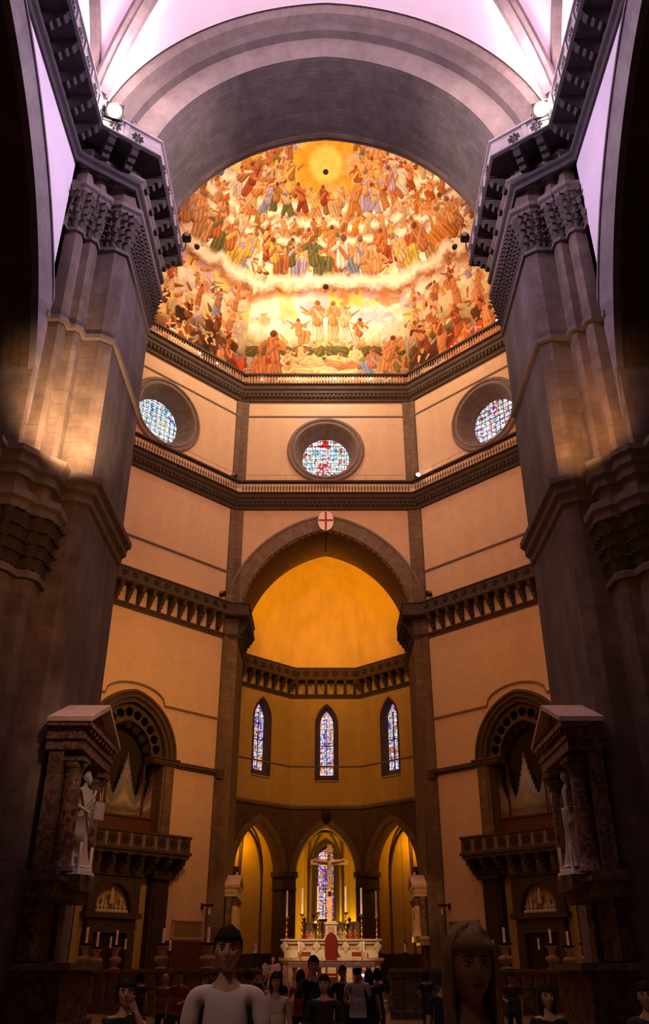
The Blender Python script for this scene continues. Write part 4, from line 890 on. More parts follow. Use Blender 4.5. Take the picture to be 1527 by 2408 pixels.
def person(label, x, y, h=1.7, face=0, fem=False, arms=('down', 'down'), top=(.6, .5, .45), bottom=(.05, .05, .06), hair=(.03, .02, .015), hairlen=0, turn=0, tilt=0, dress=False, cap=None, sleeve=.5, name='person', group=None, wide=1, skinm=None, parts=True, bald=False):
    t = thing(name, label, 'person', (x, y, 0), face, group); k = h/1.76; sm = skinm or SKN
    N, E_ = body_nodes(fem, arms[0], arms[1], wide); S_ = lambda px, py, pz: (px*k, py*k, pz*k)
    mb = MB(); addvf(mb, skin(N, E_, 1), S_)
    R_ = Matrix.Rotation(turn, 3, 'Z') @ Matrix.Rotation(tilt, 3, 'X'); hc = (0, -.012*k, 1.645*k)
    mb.grid(head_rows(hc, R_, k*1.06), closed=True)
    for s in (-1, 1):
        p = R_ @ Vector((s*.077*k, .008*k, -.01*k)); mb.lathe([(.004, -.03*k), (.013*k, -.018*k), (.016*k, .008*k), (.013*k, .026*k), (.004, .032*k)], (hc[0]+p.x, hc[1]+p.y, hc[2]+p.z), 8, .5, 1)
    for s, q, A in ((-1, 'l', arms[0]), (1, 'r', arms[1])):
        wv = Vector(N['wr'+q][:3])*k; fv = Vector(N['fo'+q][:3])*k; d = (wv-fv).normalized(); hand(mb, wv-d*.01, d, (-s, -.2, 0) if A in ('down', 'hip') else (0, -.6, .8), k, .55, s)
    mb.build('body', sm, t, world=False)
    if not parts: return t
    # shirt
    tn = {a: (*N[a][:3], N[a][3]*1.13, (N[a][4] if len(N[a]) > 4 else N[a][3])*1.18) for a in ('pel', 'wai', 'che', 'col')}; te = [('pel', 'wai'), ('wai', 'che'), ('che', 'col')]
    tn['nb'] = (0, .010, 1.462, .072); te.append(('col', 'nb'))
    for q in 'lr':
        a, b = Vector(N['sh'+q][:3]), Vector(N['el'+q][:3]); m = a.lerp(b, sleeve); tn['sh'+q] = (*a, .063); tn['sl'+q] = (*m, .060); te += [('col', 'sh'+q), ('sh'+q, 'sl'+q)]
        if sleeve > .99: w_ = Vector(N['wr'+q][:3]).lerp(Vector(N['el'+q][:3]), .1); tn['sl'+q] = (*b, .055); tn['cf'+q] = (*w_, .042); te.append(('sl'+q, 'cf'+q))
    mb = MB(); addvf(mb, skin(tn, te, 2), S_); mb.lathe([(.168*k, .86*k), (.168*k, .95*k), (.158*k, 1.05*k), (.150*k, 1.12*k), (.140*k, 1.2*k)], n=24, sy=.76); c = 'cloth_%02d%02d%02d' % tuple(int(v*99) for v in top); mb.build('dress' if dress else 'shirt', cmat(c, top), t, world=False)
    c = 'cloth_%02d%02d%02d' % tuple(int(v*99) for v in bottom)
    if dress:
        mb = MB(); rows = []
        for z, r_ in ((.52, .235), (.60, .22), (.75, .19), (.92, .165), (1.04, .14)): rows.append([((r_*(1.05+.05*math.cos(7*a)))*math.cos(a)*k, r_*.8*(1+.05*math.cos(7*a))*math.sin(a)*k, z*k) for a in np.linspace(0, 2*PI, 33)[:-1]])
        mb.grid(rows, closed=True); mb.build('skirt', cmat(c, bottom), t, world=False)
    else:
        mb = MB()
        for q in 'lr':
            pn = {a+q: (*N[a+q][:3], N[a+q][3]*g) for a, g in (('hi', 1.06), ('th', 1.14), ('kn', 1.22), ('ca', 1.25), ('an', 1.55))}
            addvf(mb, skin(pn, [('hi'+q, 'th'+q), ('th'+q, 'kn'+q), ('kn'+q, 'ca'+q), ('ca'+q, 'an'+q)], 1), S_)
        mb.lathe([(.10*k, .74*k), (.158*k, .80*k), (.166*k, .90*k), (.158*k, 1.0*k), (.12*k, 1.03*k)], n=24, sy=.76); mb.build('trousers', cmat(c, bottom), t, world=False)
    for q in 'lr':
        a = Vector(N['an'+q][:3])*k; b = Vector(N['to'+q][:3])*k; mb = MB(); rows = []
        for f, w_, hh in ((-.35, .02, .05), (-.2, .038, .09), (.1, .043, .10), (.5, .046, .075), (.9, .044, .055), (1.2, .03, .04)):
            c_ = a.lerp(b, f); rows.append([(c_.x+w_*k*math.cos(u), c_.y, max(0, hh*k*.5+hh*k*.5*math.sin(u))) for u in np.linspace(0, 2*PI, 11)[:-1]])
        mb.grid(rows, closed=True, cap=True); mb.build('shoe', cmat('shoe_leather', (.04, .03, .03), .5), t, world=False)
    face_parts(t, hc, R_, k*1.06, tuple(c*.6 for c in hair))
    # hair: scalp shell, plus a fall of hair when long
    if not bald:
        rows = head_rows(hc, R_, k*1.06, grow=.13); inv = R_.inverted(); mb = MB(); out = []
        for row in rows:
            rr = []
            for p in row:
                q = inv @ (Vector(p)-Vector(hc)); lim = .055 if q.y < -.02 else (.0 if q.y < .03 else -.06)
                if q.z/k < lim: q = Vector((q.x*.76, q.y*.76, q.z*.95))
                if q.y < 0 and q.z/k < .05: q = Vector((q.x*.9, q.y*.55+.0, q.z*.9))
                if q.z/k > .03: u_ = 1.03+.05*math.sin(q.x/k*190+q.z/k*60)*math.sin(q.y/k*150)+(.07 if q.y/k < -.02 else .0); q = Vector((q.x*u_, q.y*u_, q.z*(1.04+.03*math.sin(q.x/k*120))))
                p = R_ @ q; rr.append((p.x+hc[0], p.y+hc[1], p.z+hc[2]))
            out.append(rr)
        mb.grid(out, closed=True)
        if hairlen:   # locks flowing from the parting over the skull and down
            hr = random.Random(int(hairlen*1000)+int(h*100)); kk = k*1.06
            for i in range(120):
                a0 = hr.uniform(-PI, PI); ln = hairlen*hr.uniform(.75, 1.05); pts = []; sc = hr.uniform(1.09, 1.17)
                a1 = a0 if abs(a0) > 1.15 else math.copysign(hr.uniform(1.15, 1.5), a0)
                for q in range(8):
                    f = q/7; ph = .12+f*1.5; a_ = a0+(a1-a0)*min(1, f*1.5)**.8
                    pts.append((math.sin(ph)*math.sin(a_)*.078*sc, -math.sin(ph)*math.cos(a_)*.098*sc, math.cos(ph)*.120*sc))
                x, y, z = pts[-1]
                for q in range(1, 6): f = q/5; pts.append((x*(1+.10*math.sin(f*PI))*(1-.12*f)+.004*math.sin(q+i), y*(1-.30*f*(y > 0))+.006*math.sin(q*1.3+i), z-(ln)*f))
                pts = [R_ @ Vector((p[0]*kk, p[1]*kk, p[2]*kk)) for p in pts]
                mb.tube([(p.x+hc[0], p.y+hc[1], p.z+hc[2]) for p in pts], [.004*k]+[.0095*k]*9+[.008*k, .006*k, .003*k], 5)
        mb.build('hair', mat('hair_%02d%02d%02d' % tuple(int(v*99) for v in hair), hair, .85, .35, 14, bump=.3, spec=.08), t, world=False)
    if cap:
        mb = MB(); p = Vector(hc)+Vector((0, 0, .045*k)); mb.lathe([(.098*k, 0), (.10*k, .03*k), (.085*k, .07*k), (.04*k, .095*k), (.001, .1*k)], p, 20, .9, 1.1); mb.box((-.07*k, -.17*k, p.z), (.07*k, -.07*k, p.z+.012)); mb.build('cap', cmat('cap_cloth', cap), t, world=False)
    return t
def robe(mb, k, z0=.02, z1=1.38, r0=.30, r1=.17, folds=9, ph=0, sy=.75, hem=.0):
    rows = []
    for i in range(15):
        f = i/14; z = z0+(z1-z0)*f; r_ = r0+(r1-r0)*(f**.6)-.05*math.sin(PI*f)*(1 if f < .7 else .4); rows.append([((r_*(1+(1-f*.6)*.17*(abs(math.sin(folds*.5*a+ph+f*2.2+.6*math.sin(3*a+f*5)))-.5)))*math.cos(a)*k, sy*r_*(1+(1-f*.6)*.17*(abs(math.sin(folds*.5*a+ph+f*2.2+.6*math.sin(3*a+f*5)))-.5))*math.sin(a)*k, z*k) for a in np.linspace(0, 2*PI, 97)[:-1]])
    mb.grid(rows, closed=True, cap=True)
def statue(label, loc, h, face, pose=('book', 'down'), m=None, ph=0, beard=True, name='statue'):
    """marble figure in a folded robe, on its plinth"""
    m = m or marble; t = thing(name, label, 'statue', loc, face); k = h/1.76
    N, E_ = body_nodes(False, *pose, .95); mb = MB(); addvf(mb, skin(N, E_, 2), lambda a, b, c: (a*k, b*k, c*k+.12*k)); hc = (0, -.012*k, 1.775*k)
    mb.grid(head_rows(hc, Matrix.Rotation(.35, 3, 'Z'), k), closed=True)
    for q, s in (('l', -1), ('r', 1)):
        wv = Vector(N['wr'+q][:3])*k+Vector((0, 0, .12*k)); fv = Vector(N['fo'+q][:3])*k+Vector((0, 0, .12*k)); hand(mb, wv, wv-fv, (0, -.6, .6), k, .6, s)
    mb.build('figure', m, t, world=False)
    mb = MB(); robe(mb, k, .14, 1.20, .30, .185, 8, ph)
    rows = []
    for i in range(9):   # mantle thrown over one shoulder
        f = i/8; rows.append([((.20+.04*f)*k*math.cos(a+f*1.1)*(1+.05*math.sin(9*a)), (.15+.06*f)*k*math.sin(a+f*1.1), (1.52-.62*f+.06*math.sin(a*2+f*4))*k) for a in np.linspace(-2.6, .9, 22)])
    mb.grid(rows)
    for i in range(7): mb.tube([((.215-.004*i)*k*math.cos(a), ((.15+.014*i)*math.sin(a))*k, (.98+.045*i+(.10+.03*i)*math.cos(a+.5))*k) for a in np.linspace(PI*.95, PI*2.05, 12)], [.008*k]+[(.017+.012*((i*37) % 5)/5)*k]*10+[.008*k], 7)
    for i in range(6): mb.tube([((-.10-.03*i)*k, (-.20+.02*i)*k, 1.02*k), ((-.13-.03*i)*k, (-.25+.025*i)*k, .75*k), ((-.12-.035*i)*k, (-.26+.03*i)*k, (.42+.03*i)*k)], [.02*k, .028*k, .016*k], 7)
    mb.build('drapery', m, t, world=False)
    mb = MB(); mb.grid([[(p[0]*1.0, p[1], p[2]) for p in row] for row in head_rows(hc, Matrix.Rotation(.35, 3, 'Z') , k, grow=.13)[:9]], closed=True)
    if beard: mb.lathe([(.001, -.09*k), (.03*k, -.06*k), (.055*k, -.0*k), (.05*k, .03*k)], (.03*k*.9, -.075*k, 1.715*k), 12, 1, .8)
    mb.build('hair', m, t, world=False)
    if 'book' in pose:
        mb = MB(); mb.box((-.02*k, -.36*k, .98*k), (.22*k, -.30*k, 1.30*k)); mb.build('book', m, t, world=False)
    mb = MB(); mb.lathe([(.36*k, 0), (.36*k, .05*k), (.31*k, .07*k), (.31*k, .12*k), (.001, .13*k)], n=8); mb.build('plinth', m, t, world=False)
    return t
# ------------------------------------------------------------------ candles
ORD = ['leftmost', 'second from left', 'third from left', 'third from right', 'second from right', 'rightmost']
def candle(loc, hgt, r, label, group=None, m=None):
    t = thing('candle', label, 'candle', loc, 0, group); mb = MB(); mb.lathe([(r, 0), (r, hgt*.5), (r*.96, hgt-.01), (r*.6, hgt), (.001, hgt-.004)], n=14); mb.build('wax_stick', m or wax, t, world=False)
    mb = MB(); mb.tube([(0, 0, hgt-.01), (.004, 0, hgt+.03)], .004, 5); mb.build('wick', iron, t, world=False); return t
def brass_stick(loc, h, label, w=.11, m=None, urn=False):
    t = thing('candlestick', label, 'candlestick', loc); mb = MB()
    mb.lathe([(w*1.5, 0), (w*1.5, .03*h), (w*.9, .07*h), (w*.5, .11*h)], n=3 if not urn else 12); mb.build('foot', m or brass, t, world=False)
    mb = MB()
    if urn: pr = [(.45, .11), (.5, .16), (1.2, .24), (1.75, .36), (1.6, .46), (.8, .52), (.6, .58), (.9, .62), (.7, .68), (1.1, .80), (1.5, .90)]
    else: pr = [(.4, .11), (.3, .14), (.75, .18), (.75, .21), (.28, .25), (.28, .32), (.62, .36), (.72, .41), (.4, .46), (.22, .49), (.5, .52), (.22, .55), (.22, .62), (.5, .66), (.62, .70), (.3, .74), (.2, .78), (.2, .86), (.45, .90)]
    mb.lathe([(w*a, h*b) for a, b in pr], n=14); mb.build('stem', m or brass, t, world=False)
    mb = MB(); q = 1.5 if urn else 1; mb.lathe([(w*.5*q, .90*h), (w*1.1*q, .95*h), (w*1.2*q, .985*h), (w*1.2*q, h), (w*.4, h)], n=14); mb.build('drip_pan', iron if urn else (m or brass), t, world=False); return t
# ------------------------------------------------------------------ organs in the diagonal walls
for sx in (-1, 1):
    F = FD[sx]; sd = SIDE[sx]; f3 = lambda u, z, d: F(u, z, d)
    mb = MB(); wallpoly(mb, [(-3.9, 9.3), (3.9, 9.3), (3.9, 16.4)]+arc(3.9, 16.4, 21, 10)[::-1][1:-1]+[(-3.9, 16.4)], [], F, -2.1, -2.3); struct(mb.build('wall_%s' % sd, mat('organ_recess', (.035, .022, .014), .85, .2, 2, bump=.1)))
    mb = MB(); archband(mb, 3.9, 16.4, 21, [(-.01, 0), (-.01, -2.2)], F, legs=0, n=12); struct(mb.build('wall_%s' % sd, stone_dark))
    t = thing('organ_arch', 'dark moulded pointed arch around the organ on the %s diagonal wall' % sd, 'arch', F(0, 9.3, 0)); pil = mat('organ_arch_stone', (.085, .052, .032), .8, .25, 2, bump=.25)
    mb = MB(); archband(mb, 3.3, 16.4, 20.3, [(.98, 0), (.98, .12), (.86, .22), (.74, .22), (.70, .08), (.52, .04), (.48, .16), (.36, .16), (.32, -.05), (.14, -.10), (.10, .0), (0, .0), (0, -.6)], F, n=18, legs=16.4); mb.build('moulding', pil, t)
    for s in (-1, 1):
        mb = MB(); mb.box((s*3.15, 9.3, -1.9), (s*4.2, 15.9, .06), f3); mb.box((s*3.35, 9.3, .06), (s*4.0, 15.9, .14), f3); mb.build('jamb', stone_pil, t)
        mb = MB(); mb.box((s*2.1, 15.9, -.8), (s*4.3, 16.05, .22), f3); mb.box((s*2.1, 16.05, -.8), (s*4.4, 16.3, .30), f3); mb.box((s*2.1, 16.3, -.8), (s*4.5, 16.42, .4), f3); mb.build('impost', stone_dark, t)
    # pierced tracery ring
    mb = MB(); a1 = arc(3.31, 16.4, 20.3, 18); a2 = arc(2.2, 16.4, 18.9, 18); cs = arc(2.76, 16.4, 19.6, 40); hol = []
    for i in range(4, 80, 7): hol.append([(cs[i][0]+.36*math.cos(a), cs[i][1]+.36*math.sin(a)) for a in np.linspace(0, 2*PI, 13)[:-1]])
    wallpoly(mb, a1+a2[::-1], hol, F, -.45, -.65); mb.build('tracery', pil, t)
    mb = MB(); archband(mb, 2.2, 16.4, 18.9, [(.12, -.42), (0, -.35), (0, -.7)], F, n=14); mb.build('inner_moulding', pil, t)
    # impost string from the arch to the corner pilaster
    mb = MB(); mb.box((4.4, 15.85, 0), (8.3, 16.0, .16), f3); mb.box((4.4, 16.0, 0), (8.3, 16.3, .28), f3); mb.box((8.2, 15.6, 0), (8.9, 16.3, .42), f3); TR += 1; struct(mb.build('trim_%d' % TR, stone_dark))
    # hood string: level, rising over the arch, level
    pts = [(-8.7, 20.5), (-2.75, 20.5)]+[(3.0*math.sin(a)*.93, 20.5+1.28*(math.cos(a*.93)-.12)/.88) for a in np.linspace(-1.18, 1.18, 15)]+[(2.75, 20.5), (8.3, 20.5)]
    mb = MB(); rows = []
    for i, (u, z) in enumerate(pts): rows.append([F(u, z-.10, 0), F(u, z-.08, .12), F(u, z+.07, .12), F(u, z+.10, 0)])
    mb.grid(rows, smooth=False); TR += 1; struct(mb.build('trim_%d' % TR, stone_band))
    # pipe organ
    t = thing('pipe_organ', 'tall pipe organ with silvery pipes in the recess above the %s balcony' % sd, 'organ', F(0, 10.6, -1.2))
    mb = MB(); mb.box((-3.1, 9.4, -1.9), (3.1, 11.9, -.9), f3); mb.box((-3.1, 11.9, -1.9), (3.1, 12.05, -.8), f3); mb.build('case', wood, t)
    for u in (-1.15, 2.15, -3.05, 3.02):
        mb = MB(); mb.box((u-.07, 11.9, -1.2), (u+.07, 16.0 if abs(u) < 3 else 15, -.95), f3); mb.box((u-.12, 14.6, -1.25), (u+.12, 14.8, -.9), f3); mb.build('case_post', wood, t)
    def pipes(u0, u1, n, f, zb):
        for i in range(n):
            q = i/(n-1); u = u0+(u1-u0)*q; h_, r_ = f(q); mb = MB(); mb.lathe([(.02, 0), (r_, .35), (r_, .40), (r_*.9, .44), (r_, .48), (r_, h_), (r_*.85, h_)], n=10)
            o = mb.build('pipe', tin, t, world=False); o.location = Vector(F(u, zb(q), -.95))-t.location
    ctr = lambda q: (1.6+3.2*max(0, 1-abs(q-.5)*3.1)**1.25+(1.1*max(0, abs(q-.5)-.36)/.14), .036+.016*max(0, 1-abs(q-.5)*3))
    sgn = 1
    pipes(-.98, 2.0, 27, ctr, lambda q: 11.85+.25*abs(q-.5)); pipes(2.32, 2.92, 6, lambda q: (1.7+1.9*q, .04), lambda q: 11.8); pipes(-2.9, -1.3, 12, lambda q: (1.5+2.3*abs(q-.5)*2, .04), lambda q: 11.8)
    # balcony
    t = thing('organ_balcony', 'dark projecting stone balcony with pierced rosettes below the %s organ' % sd, 'balcony', F(0, 9.3, 0))
    pts = [F.xy(-5.2, 0), F.xy(-5.2, 1.5), F.xy(5.2, 1.5), F.xy(5.2, 0)]; pp = pts if sx == -1 else pts
    def loop(prof, m, name):
        mb = MB(); rows = []
        for u, d, ku, kd in ((-5.2, 0, -1, 0), (-5.2, 1.5, -1, 1), (5.2, 1.5, 1, 1), (5.2, 0, 1, 0)): rows.append([F(u+ku*o, z, d+kd*o) for o, z in prof])
        mb.grid(rows, smooth=False); mb.build(name, m, t)
    loop([(0, 9.3), (.12, 9.32), (.14, 9.5), (.02, 9.55), (0, 10.45), (.08, 10.5), (.10, 10.65), (-.15, 10.65), (-.15, 9.5)], pil, 'parapet')
    mb = MB(); mb.box((-5.2, 9.1, -.2), (5.2, 9.35, 1.5), f3); mb.build('floor_slab', stone_dark, t)
    mb = MB(); rosette_mesh(mb, .36); m3 = MB(); m3.box((-.10, 0, -.45), (.10, .04, .45)); r0 = None
    rz = math.atan2(F.N.y, F.N.x)-PI/2
    for i in range(10):
        p = Vector(F(-4.68+1.04*i, 10.0, 1.5))-t.location
        if r0 is None: r0 = mb.build('rosette', ros_dark, t, world=False); r0.location = p; r0.rotation_euler = (0, 0, rz)
        else: dup(r0, p, rz, t)
        p = Vector(F(-4.16+1.04*i, 10.0, 1.5))-t.location
        if i == 0: d0 = m3.build('panel_divider', stone_band, t, world=False); d0.location = p; d0.rotation_euler = (0, 0, rz)
        elif i < 9: dup(d0, p, rz, t)
    mb = MB(); corbel_mesh(mb, 1.5, 1.3, .32); c0 = None
    for i in range(9):
        p = Vector(F(-4.8+1.2*i, 9.1, 0))-t.location
        if c0 is None: c0 = mb.build('corbel', stone_dark, t, world=False); c0.location = p; c0.rotation_euler = (0, 0, rz)
        else: dup(c0, p, rz, t)
    # doorway bay below: plaster, stone pilasters, bronze door with relief lunette
    mb = MB(); wallpoly(mb, [(-3.9, 0), (3.9, 0), (3.9, 9.3), (-3.9, 9.3)], [], F, -.5, -.6); struct(mb.build('wall_%s' % sd, plaster_amber))
    t = thing('doorway_surround', 'tall dark stone frame of the sacristy doorway below the %s organ' % sd, 'door frame', F(0, 0, 0))
    for s in (-1, 1):
        mb = MB(); mb.box((s*3.0, 0, -.5), (s*4.5, 7.7, .16), f3); mb.box((s*3.25, 0, .16), (s*3.9, 7.7, .26), f3); mb.box((s*2.85, 7.7, -.5), (s*4.7, 8.0, .5), f3); mb.box((s*2.95, 8.0, -.5), (s*4.6, 8.9, .3), f3); mb.build('pilaster', mat('door_pilaster', (.05, .03, .018), .8, .25, 2, bump=.2), t)
    mb = MB(); wallpoly(mb, [(-2.1, 5.15), (2.1, 5.15), (2.1, 7.75), (-2.1, 7.75)], [[(-1.45, 5.35), (1.45, 5.35)]+[(1.45*math.cos(a), 5.55+1.7*math.sin(a)) for a in np.linspace(0, PI, 17)]], F, .1, -.45); mb.build('lunette_panel', stone_dark, t)
    mb = MB(); mb.box((-2.2, 7.75, -.5), (2.2, 7.95, .25), f3); mb.box((-2.25, 5.0, -.5), (2.25, 5.35, .35), f3); mb.box((-1.9, 4.1, -.5), (1.9, 5.0, .1), f3); mb.build('lintel', stone_dark, t)
    for s in (-1, 1): mb = MB(); mb.box((s*1.35, 0, -.5), (s*1.95, 4.1, .12), f3); mb.build('jamb', stone_dark, t)
    e = sempty('door_%d' % (1 if sx < 0 else 2), F(0, 0, -.35))
    for s in (-1, 1):
        mb = MB(); mb.box((s*.01, .1, -.4), (s*1.33, 4.05, -.28), f3)
        for q in range(5): mb.box((s*.14, .3+.75*q, -.28), (s*1.2, .9+.75*q, -.24), f3)
        mb.build('door_leaf', mat('bronze_door', (.06, .035, .02), .45, .2, 3, metal=.5, bump=.1), e)
    # pale relief group in the lunette (invented)
    t = thing('lunette_relief', ('pale relief of figures around a bright standing one in the left doorway lunette' if sx < 0 else 'pale relief of figures below a rising one in the right doorway lunette'), 'relief', F(0, 5.4, -.2)); rr = random.Random(5+sx)
    pos = [(0, .55, 1.05, 1)]+[(-1.05+.3*i, .02, .62, 0) for i in range(8) if i not in (3, 4)]+[(-.7, .5, .6, 0), (.75, .5, .6, 0), (-.35, .1, .45, 0), (.38, .1, .45, 0)]
    for u, z, h_, c in pos:
        mb = MB(); kk = h_
        M = lambda x, y, zz: F(u+x, 5.38+z+zz, -.22+y)
        mb.lathe([(.17*kk, 0), (.19*kk, .2*kk), (.14*kk, .45*kk), (.17*kk, .68*kk), (.10*kk, .78*kk), (.05*kk, .81*kk), (.085*kk, .88*kk), (.08*kk, .96*kk), (.001, kk)], n=14, sy=.8, M=M)
        for s in (-1, 1): mb.tube([M(s*.15*kk, .05, .70*kk), M(s*.28*kk, .1, .52*kk), M(s*.14*kk, .2, .46*kk+(.3*kk if c else 0))], [.055*kk, .045*kk, .03*kk], 7)
        mb.build('relief_figure', marble, t)
    mb = MB()
    for i in range(9): a = i/8; mb.lathe([(.16, 0), (.22, .08), (.16, .18), (.001, .22)], F(-1.15+2.3*a, 5.36, -.12), 10)
    mb.build('cloud_base', marble, t)
    # inscription tablet
    t = thing('inscription_tablet', 'carved stone inscription tablet low on the wall left of the tribune arch' if sx < 0 else 'carved stone inscription tablet low on the wall right of the tribune arch', 'plaque', F(6.5, 3.95, .02))
    mb = MB(); mb.box((5.15, 3.85, 0), (7.95, 5.05, .06), f3); mb.box((5.1, 3.8, 0), (8.0, 3.9, .12), f3); mb.box((5.1, 5.0, 0), (8.0, 5.1, .12), f3); mb.box((5.1, 3.8, 0), (5.2, 5.1, .12), f3); mb.box((7.9, 3.8, 0), (8.0, 5.1, .12), f3); mb.build('slab', mat('tablet_stone', (.45, .30, .16), .7, .1, 3, bump=.1), t)
    mb = MB(); rr = random.Random(3)
    for row in range(9):
        u = 5.35
        while u < 7.75:
            w_ = rr.uniform(.05, .26); mb.box((u, 4.88-row*.108, .06), (min(u+w_, 7.8), 4.94-row*.108, .068), f3); u += w_+rr.uniform(.03, .06)
    o = mb.build('engraved_lines', mat('engraved', (.10, .06, .03), .8, .1, 3, bump=0), t); o['kind'] = 'stuff'
    mb = MB(); mb.box((-8.75, 0, 0), (-4.6, 3.7, .05), f3); mb.box((4.6, 0, 0), (8.3, 3.7, .05), f3); TR += 1; struct(mb.build('trim_%d' % TR, mat('red_dado', (.12, .045, .02), .8, .2, 2, brick=(.8, .4, .7), bump=.1)))
    # bracket lamp by the pilaster
    t = thing('wall_bracket_lamp', 'small bracket lamp on the %s wall above the inscription tablet' % sd, 'lamp', F(7.8, 6.0, 0)); mb = MB(); mb.box((7.7, 5.9, 0), (7.9, 6.3, .1), f3); mb.tube([F(7.8, 6.1, .05), F(7.8, 6.2, .8)], .05, 6); mb.build('arm', iron, t); mb = MB(); mb.box((7.55, 6.05, .6), (8.05, 6.2, 1.15), f3); mb.build('hood', iron, t); mb = MB(); mb.lathe([(.09, 0), (.1, .3), (.07, .55)], F(7.8, 5.5, .95), 10); mb.build('glass_tube', mat('frosted_tube', (.7, .6, .5), .4, .05, 3, bump=0), t)
dull_m = mat('dull_red_marble', (.09, .045, .028), .85, .4, 1.8, veins=(.20, .12, .08), bump=.05, spec=.05)
coping_m = mat('aged_coping_marble', (.22, .15, .10), .9, .2, 2, bump=.1, spec=.02, veins=(.12, .07, .04))
# ------------------------------------------------------------------ aedicules on the piers
def aedicule(label, X, Y0, Y1, zs, zt, sx, dep=1.15, alt=None, m=None, small=False):
    """pedimented niche on the inner face x=sx*X, from Y0 to Y1, shelf at zs, eaves at zt"""
    m = m or marble_red; t = thing('statue_niche', label, 'niche', (sx*X, (Y0+Y1)/2, 0)); w_ = Y1-Y0; c = (Y0+Y1)/2
    T = lambda d, y, z: (sx*(X-d), y, z)       # d = distance out of the pier face
    def bx(a, b, name=None, mm=None, mbb=None):
        q = mbb or MB(); q.box(a, b, T)
        if name: q.build(name, mm or m, t)
        return q
    k = w_/3.45
    bx((0, Y0+.2*k, zs), (.12, Y1-.2*k, zt-.7*k), 'back_panel', mat('dark_niche', (.05, .032, .022), .7, .3, 2, bump=.1))
    for y in (Y0+.05*k, Y1-.60*k): bx((.12, y, zs+.1), (.55*k, y+.55*k, zt-.75*k), 'pilaster', mat('pilaster_marble', (.11, .06, .035), .4, .35, 1.6, veins=(.26, .16, .10), bump=.05))
    for y in (Y0+.5*k, Y1-.5*k):
        mb = MB(); h = zt-.85*k-zs-.25*k; r = .27*k; mb.lathe([(r*1.3, 0), (r*1.3, .06), (r*1.1, .12), (r, .18)]+[(r*(1-.12*(q/8)**2), .18+(h-.5*k-.18)*q/8) for q in range(9)], T(.80*k, y, zs+.12), 20); mb.build('column', m, t)
        mb = MB(); z = zs+.12+h-.5*k; mb.lathe([(r*.9, 0), (r*1.0, .05), (r*.92, .08), (r*1.15, .22*k), (r*1.45, .36*k), (r*1.2, .40*k)], T(.80*k, y, z), 16); bx((.80*k-r*1.4, y-r*1.4, z+.40*k), (.80*k+r*1.4, y+r*1.4, z+.52*k), mbb=mb); mb.build('capital', coping_m, t)
    mb = MB(); z = zt-.78*k; bx((0, Y0, z), (dep*.95, Y1, z+.3*k), mbb=mb); bx((0, Y0-.08, z+.3*k), (dep, Y1+.08, z+.42*k), mbb=mb); bx((0, Y0-.03, z+.42*k), (dep*.96, Y1+.03, z+.66*k), mbb=mb); bx((0, Y0-.18, z+.66*k), (dep+.12, Y1+.18, z+.80*k), mbb=mb)
    for i in range(9): y = Y0+w_*(i+.5)/9; bx((dep, y-.06, z+.52*k), (dep+.09, y+.06, z+.66*k), mbb=mb)
    mb.build('entablature', m, t)
    rz = zt+.92*k; mb = MB()
    mb.prism([(Y0-.15, zt+.02), (Y1+.15, zt+.02), (c, rz-.05)], lambda a, b: T(0, a, b), lambda a, b: T(dep-.18, a, b)); mb.build('pediment', m, t)
    for s, nm in ((-1, Y0-.22), (1, Y1+.22)):
        mb = MB(); mb.prism([(nm, zt), (nm, zt+.14), (c, rz+.10), (c, rz-.06)], lambda a, b: T(0, a, b), lambda a, b: T(dep+.16, a, b)); mb.build('roof_slab', mat('toplit_roof_slab', (.62, .44, .36), .8, .2, 2, bump=.15), t)  # roof slabs coloured pale pink to carry the light from above
    mb = MB(); z = zs-.75*k; bx((0, Y0-.1, zs-.02), (dep*.75, Y1+.1, zs+.12), mbb=mb); bx((0, Y0-.05, z+.2), (dep*.7, Y1+.05, zs), mbb=mb); bx((0, Y0+.9*k, zs-.3*k), (dep+.1, Y1-.9*k, zs+.1), mbb=mb); bx((0, Y0-.15, zs-.14*k), (dep*.85, Y1+.15, zs-.02), mbb=mb); mb.build('shelf', coping_m if not small else m, t)
    mb = MB(); bx((0, Y0+.3, 1.9), (.35, Y0+.9*k, z+.25), mbb=mb); bx((0, Y1-.9*k, 1.9), (.35, Y1-.3, z+.25), mbb=mb); bx((0, Y0+.9*k, 1.9), (.2, Y1-.9*k, z+.2), mbb=mb); mb.build('lower_panel', dull_m, t)
    if alt:
        mb = MB(); bx((0, Y0-.1, 1.68), (1.55, Y1+.1, 1.85), mbb=mb); mb.build('altar_top', coping_m, t)
        mb = MB(); bx((0, Y0+.1, .35), (1.3, Y1-.1, 1.68), mbb=mb); bx((0, Y0, .3), (1.42, Y1, .5), mbb=mb); bx((0, Y0-.5, 0), (1.9, Y1+.5, .3), mbb=mb); mb.build('altar_block', dull_m, t)
    return t
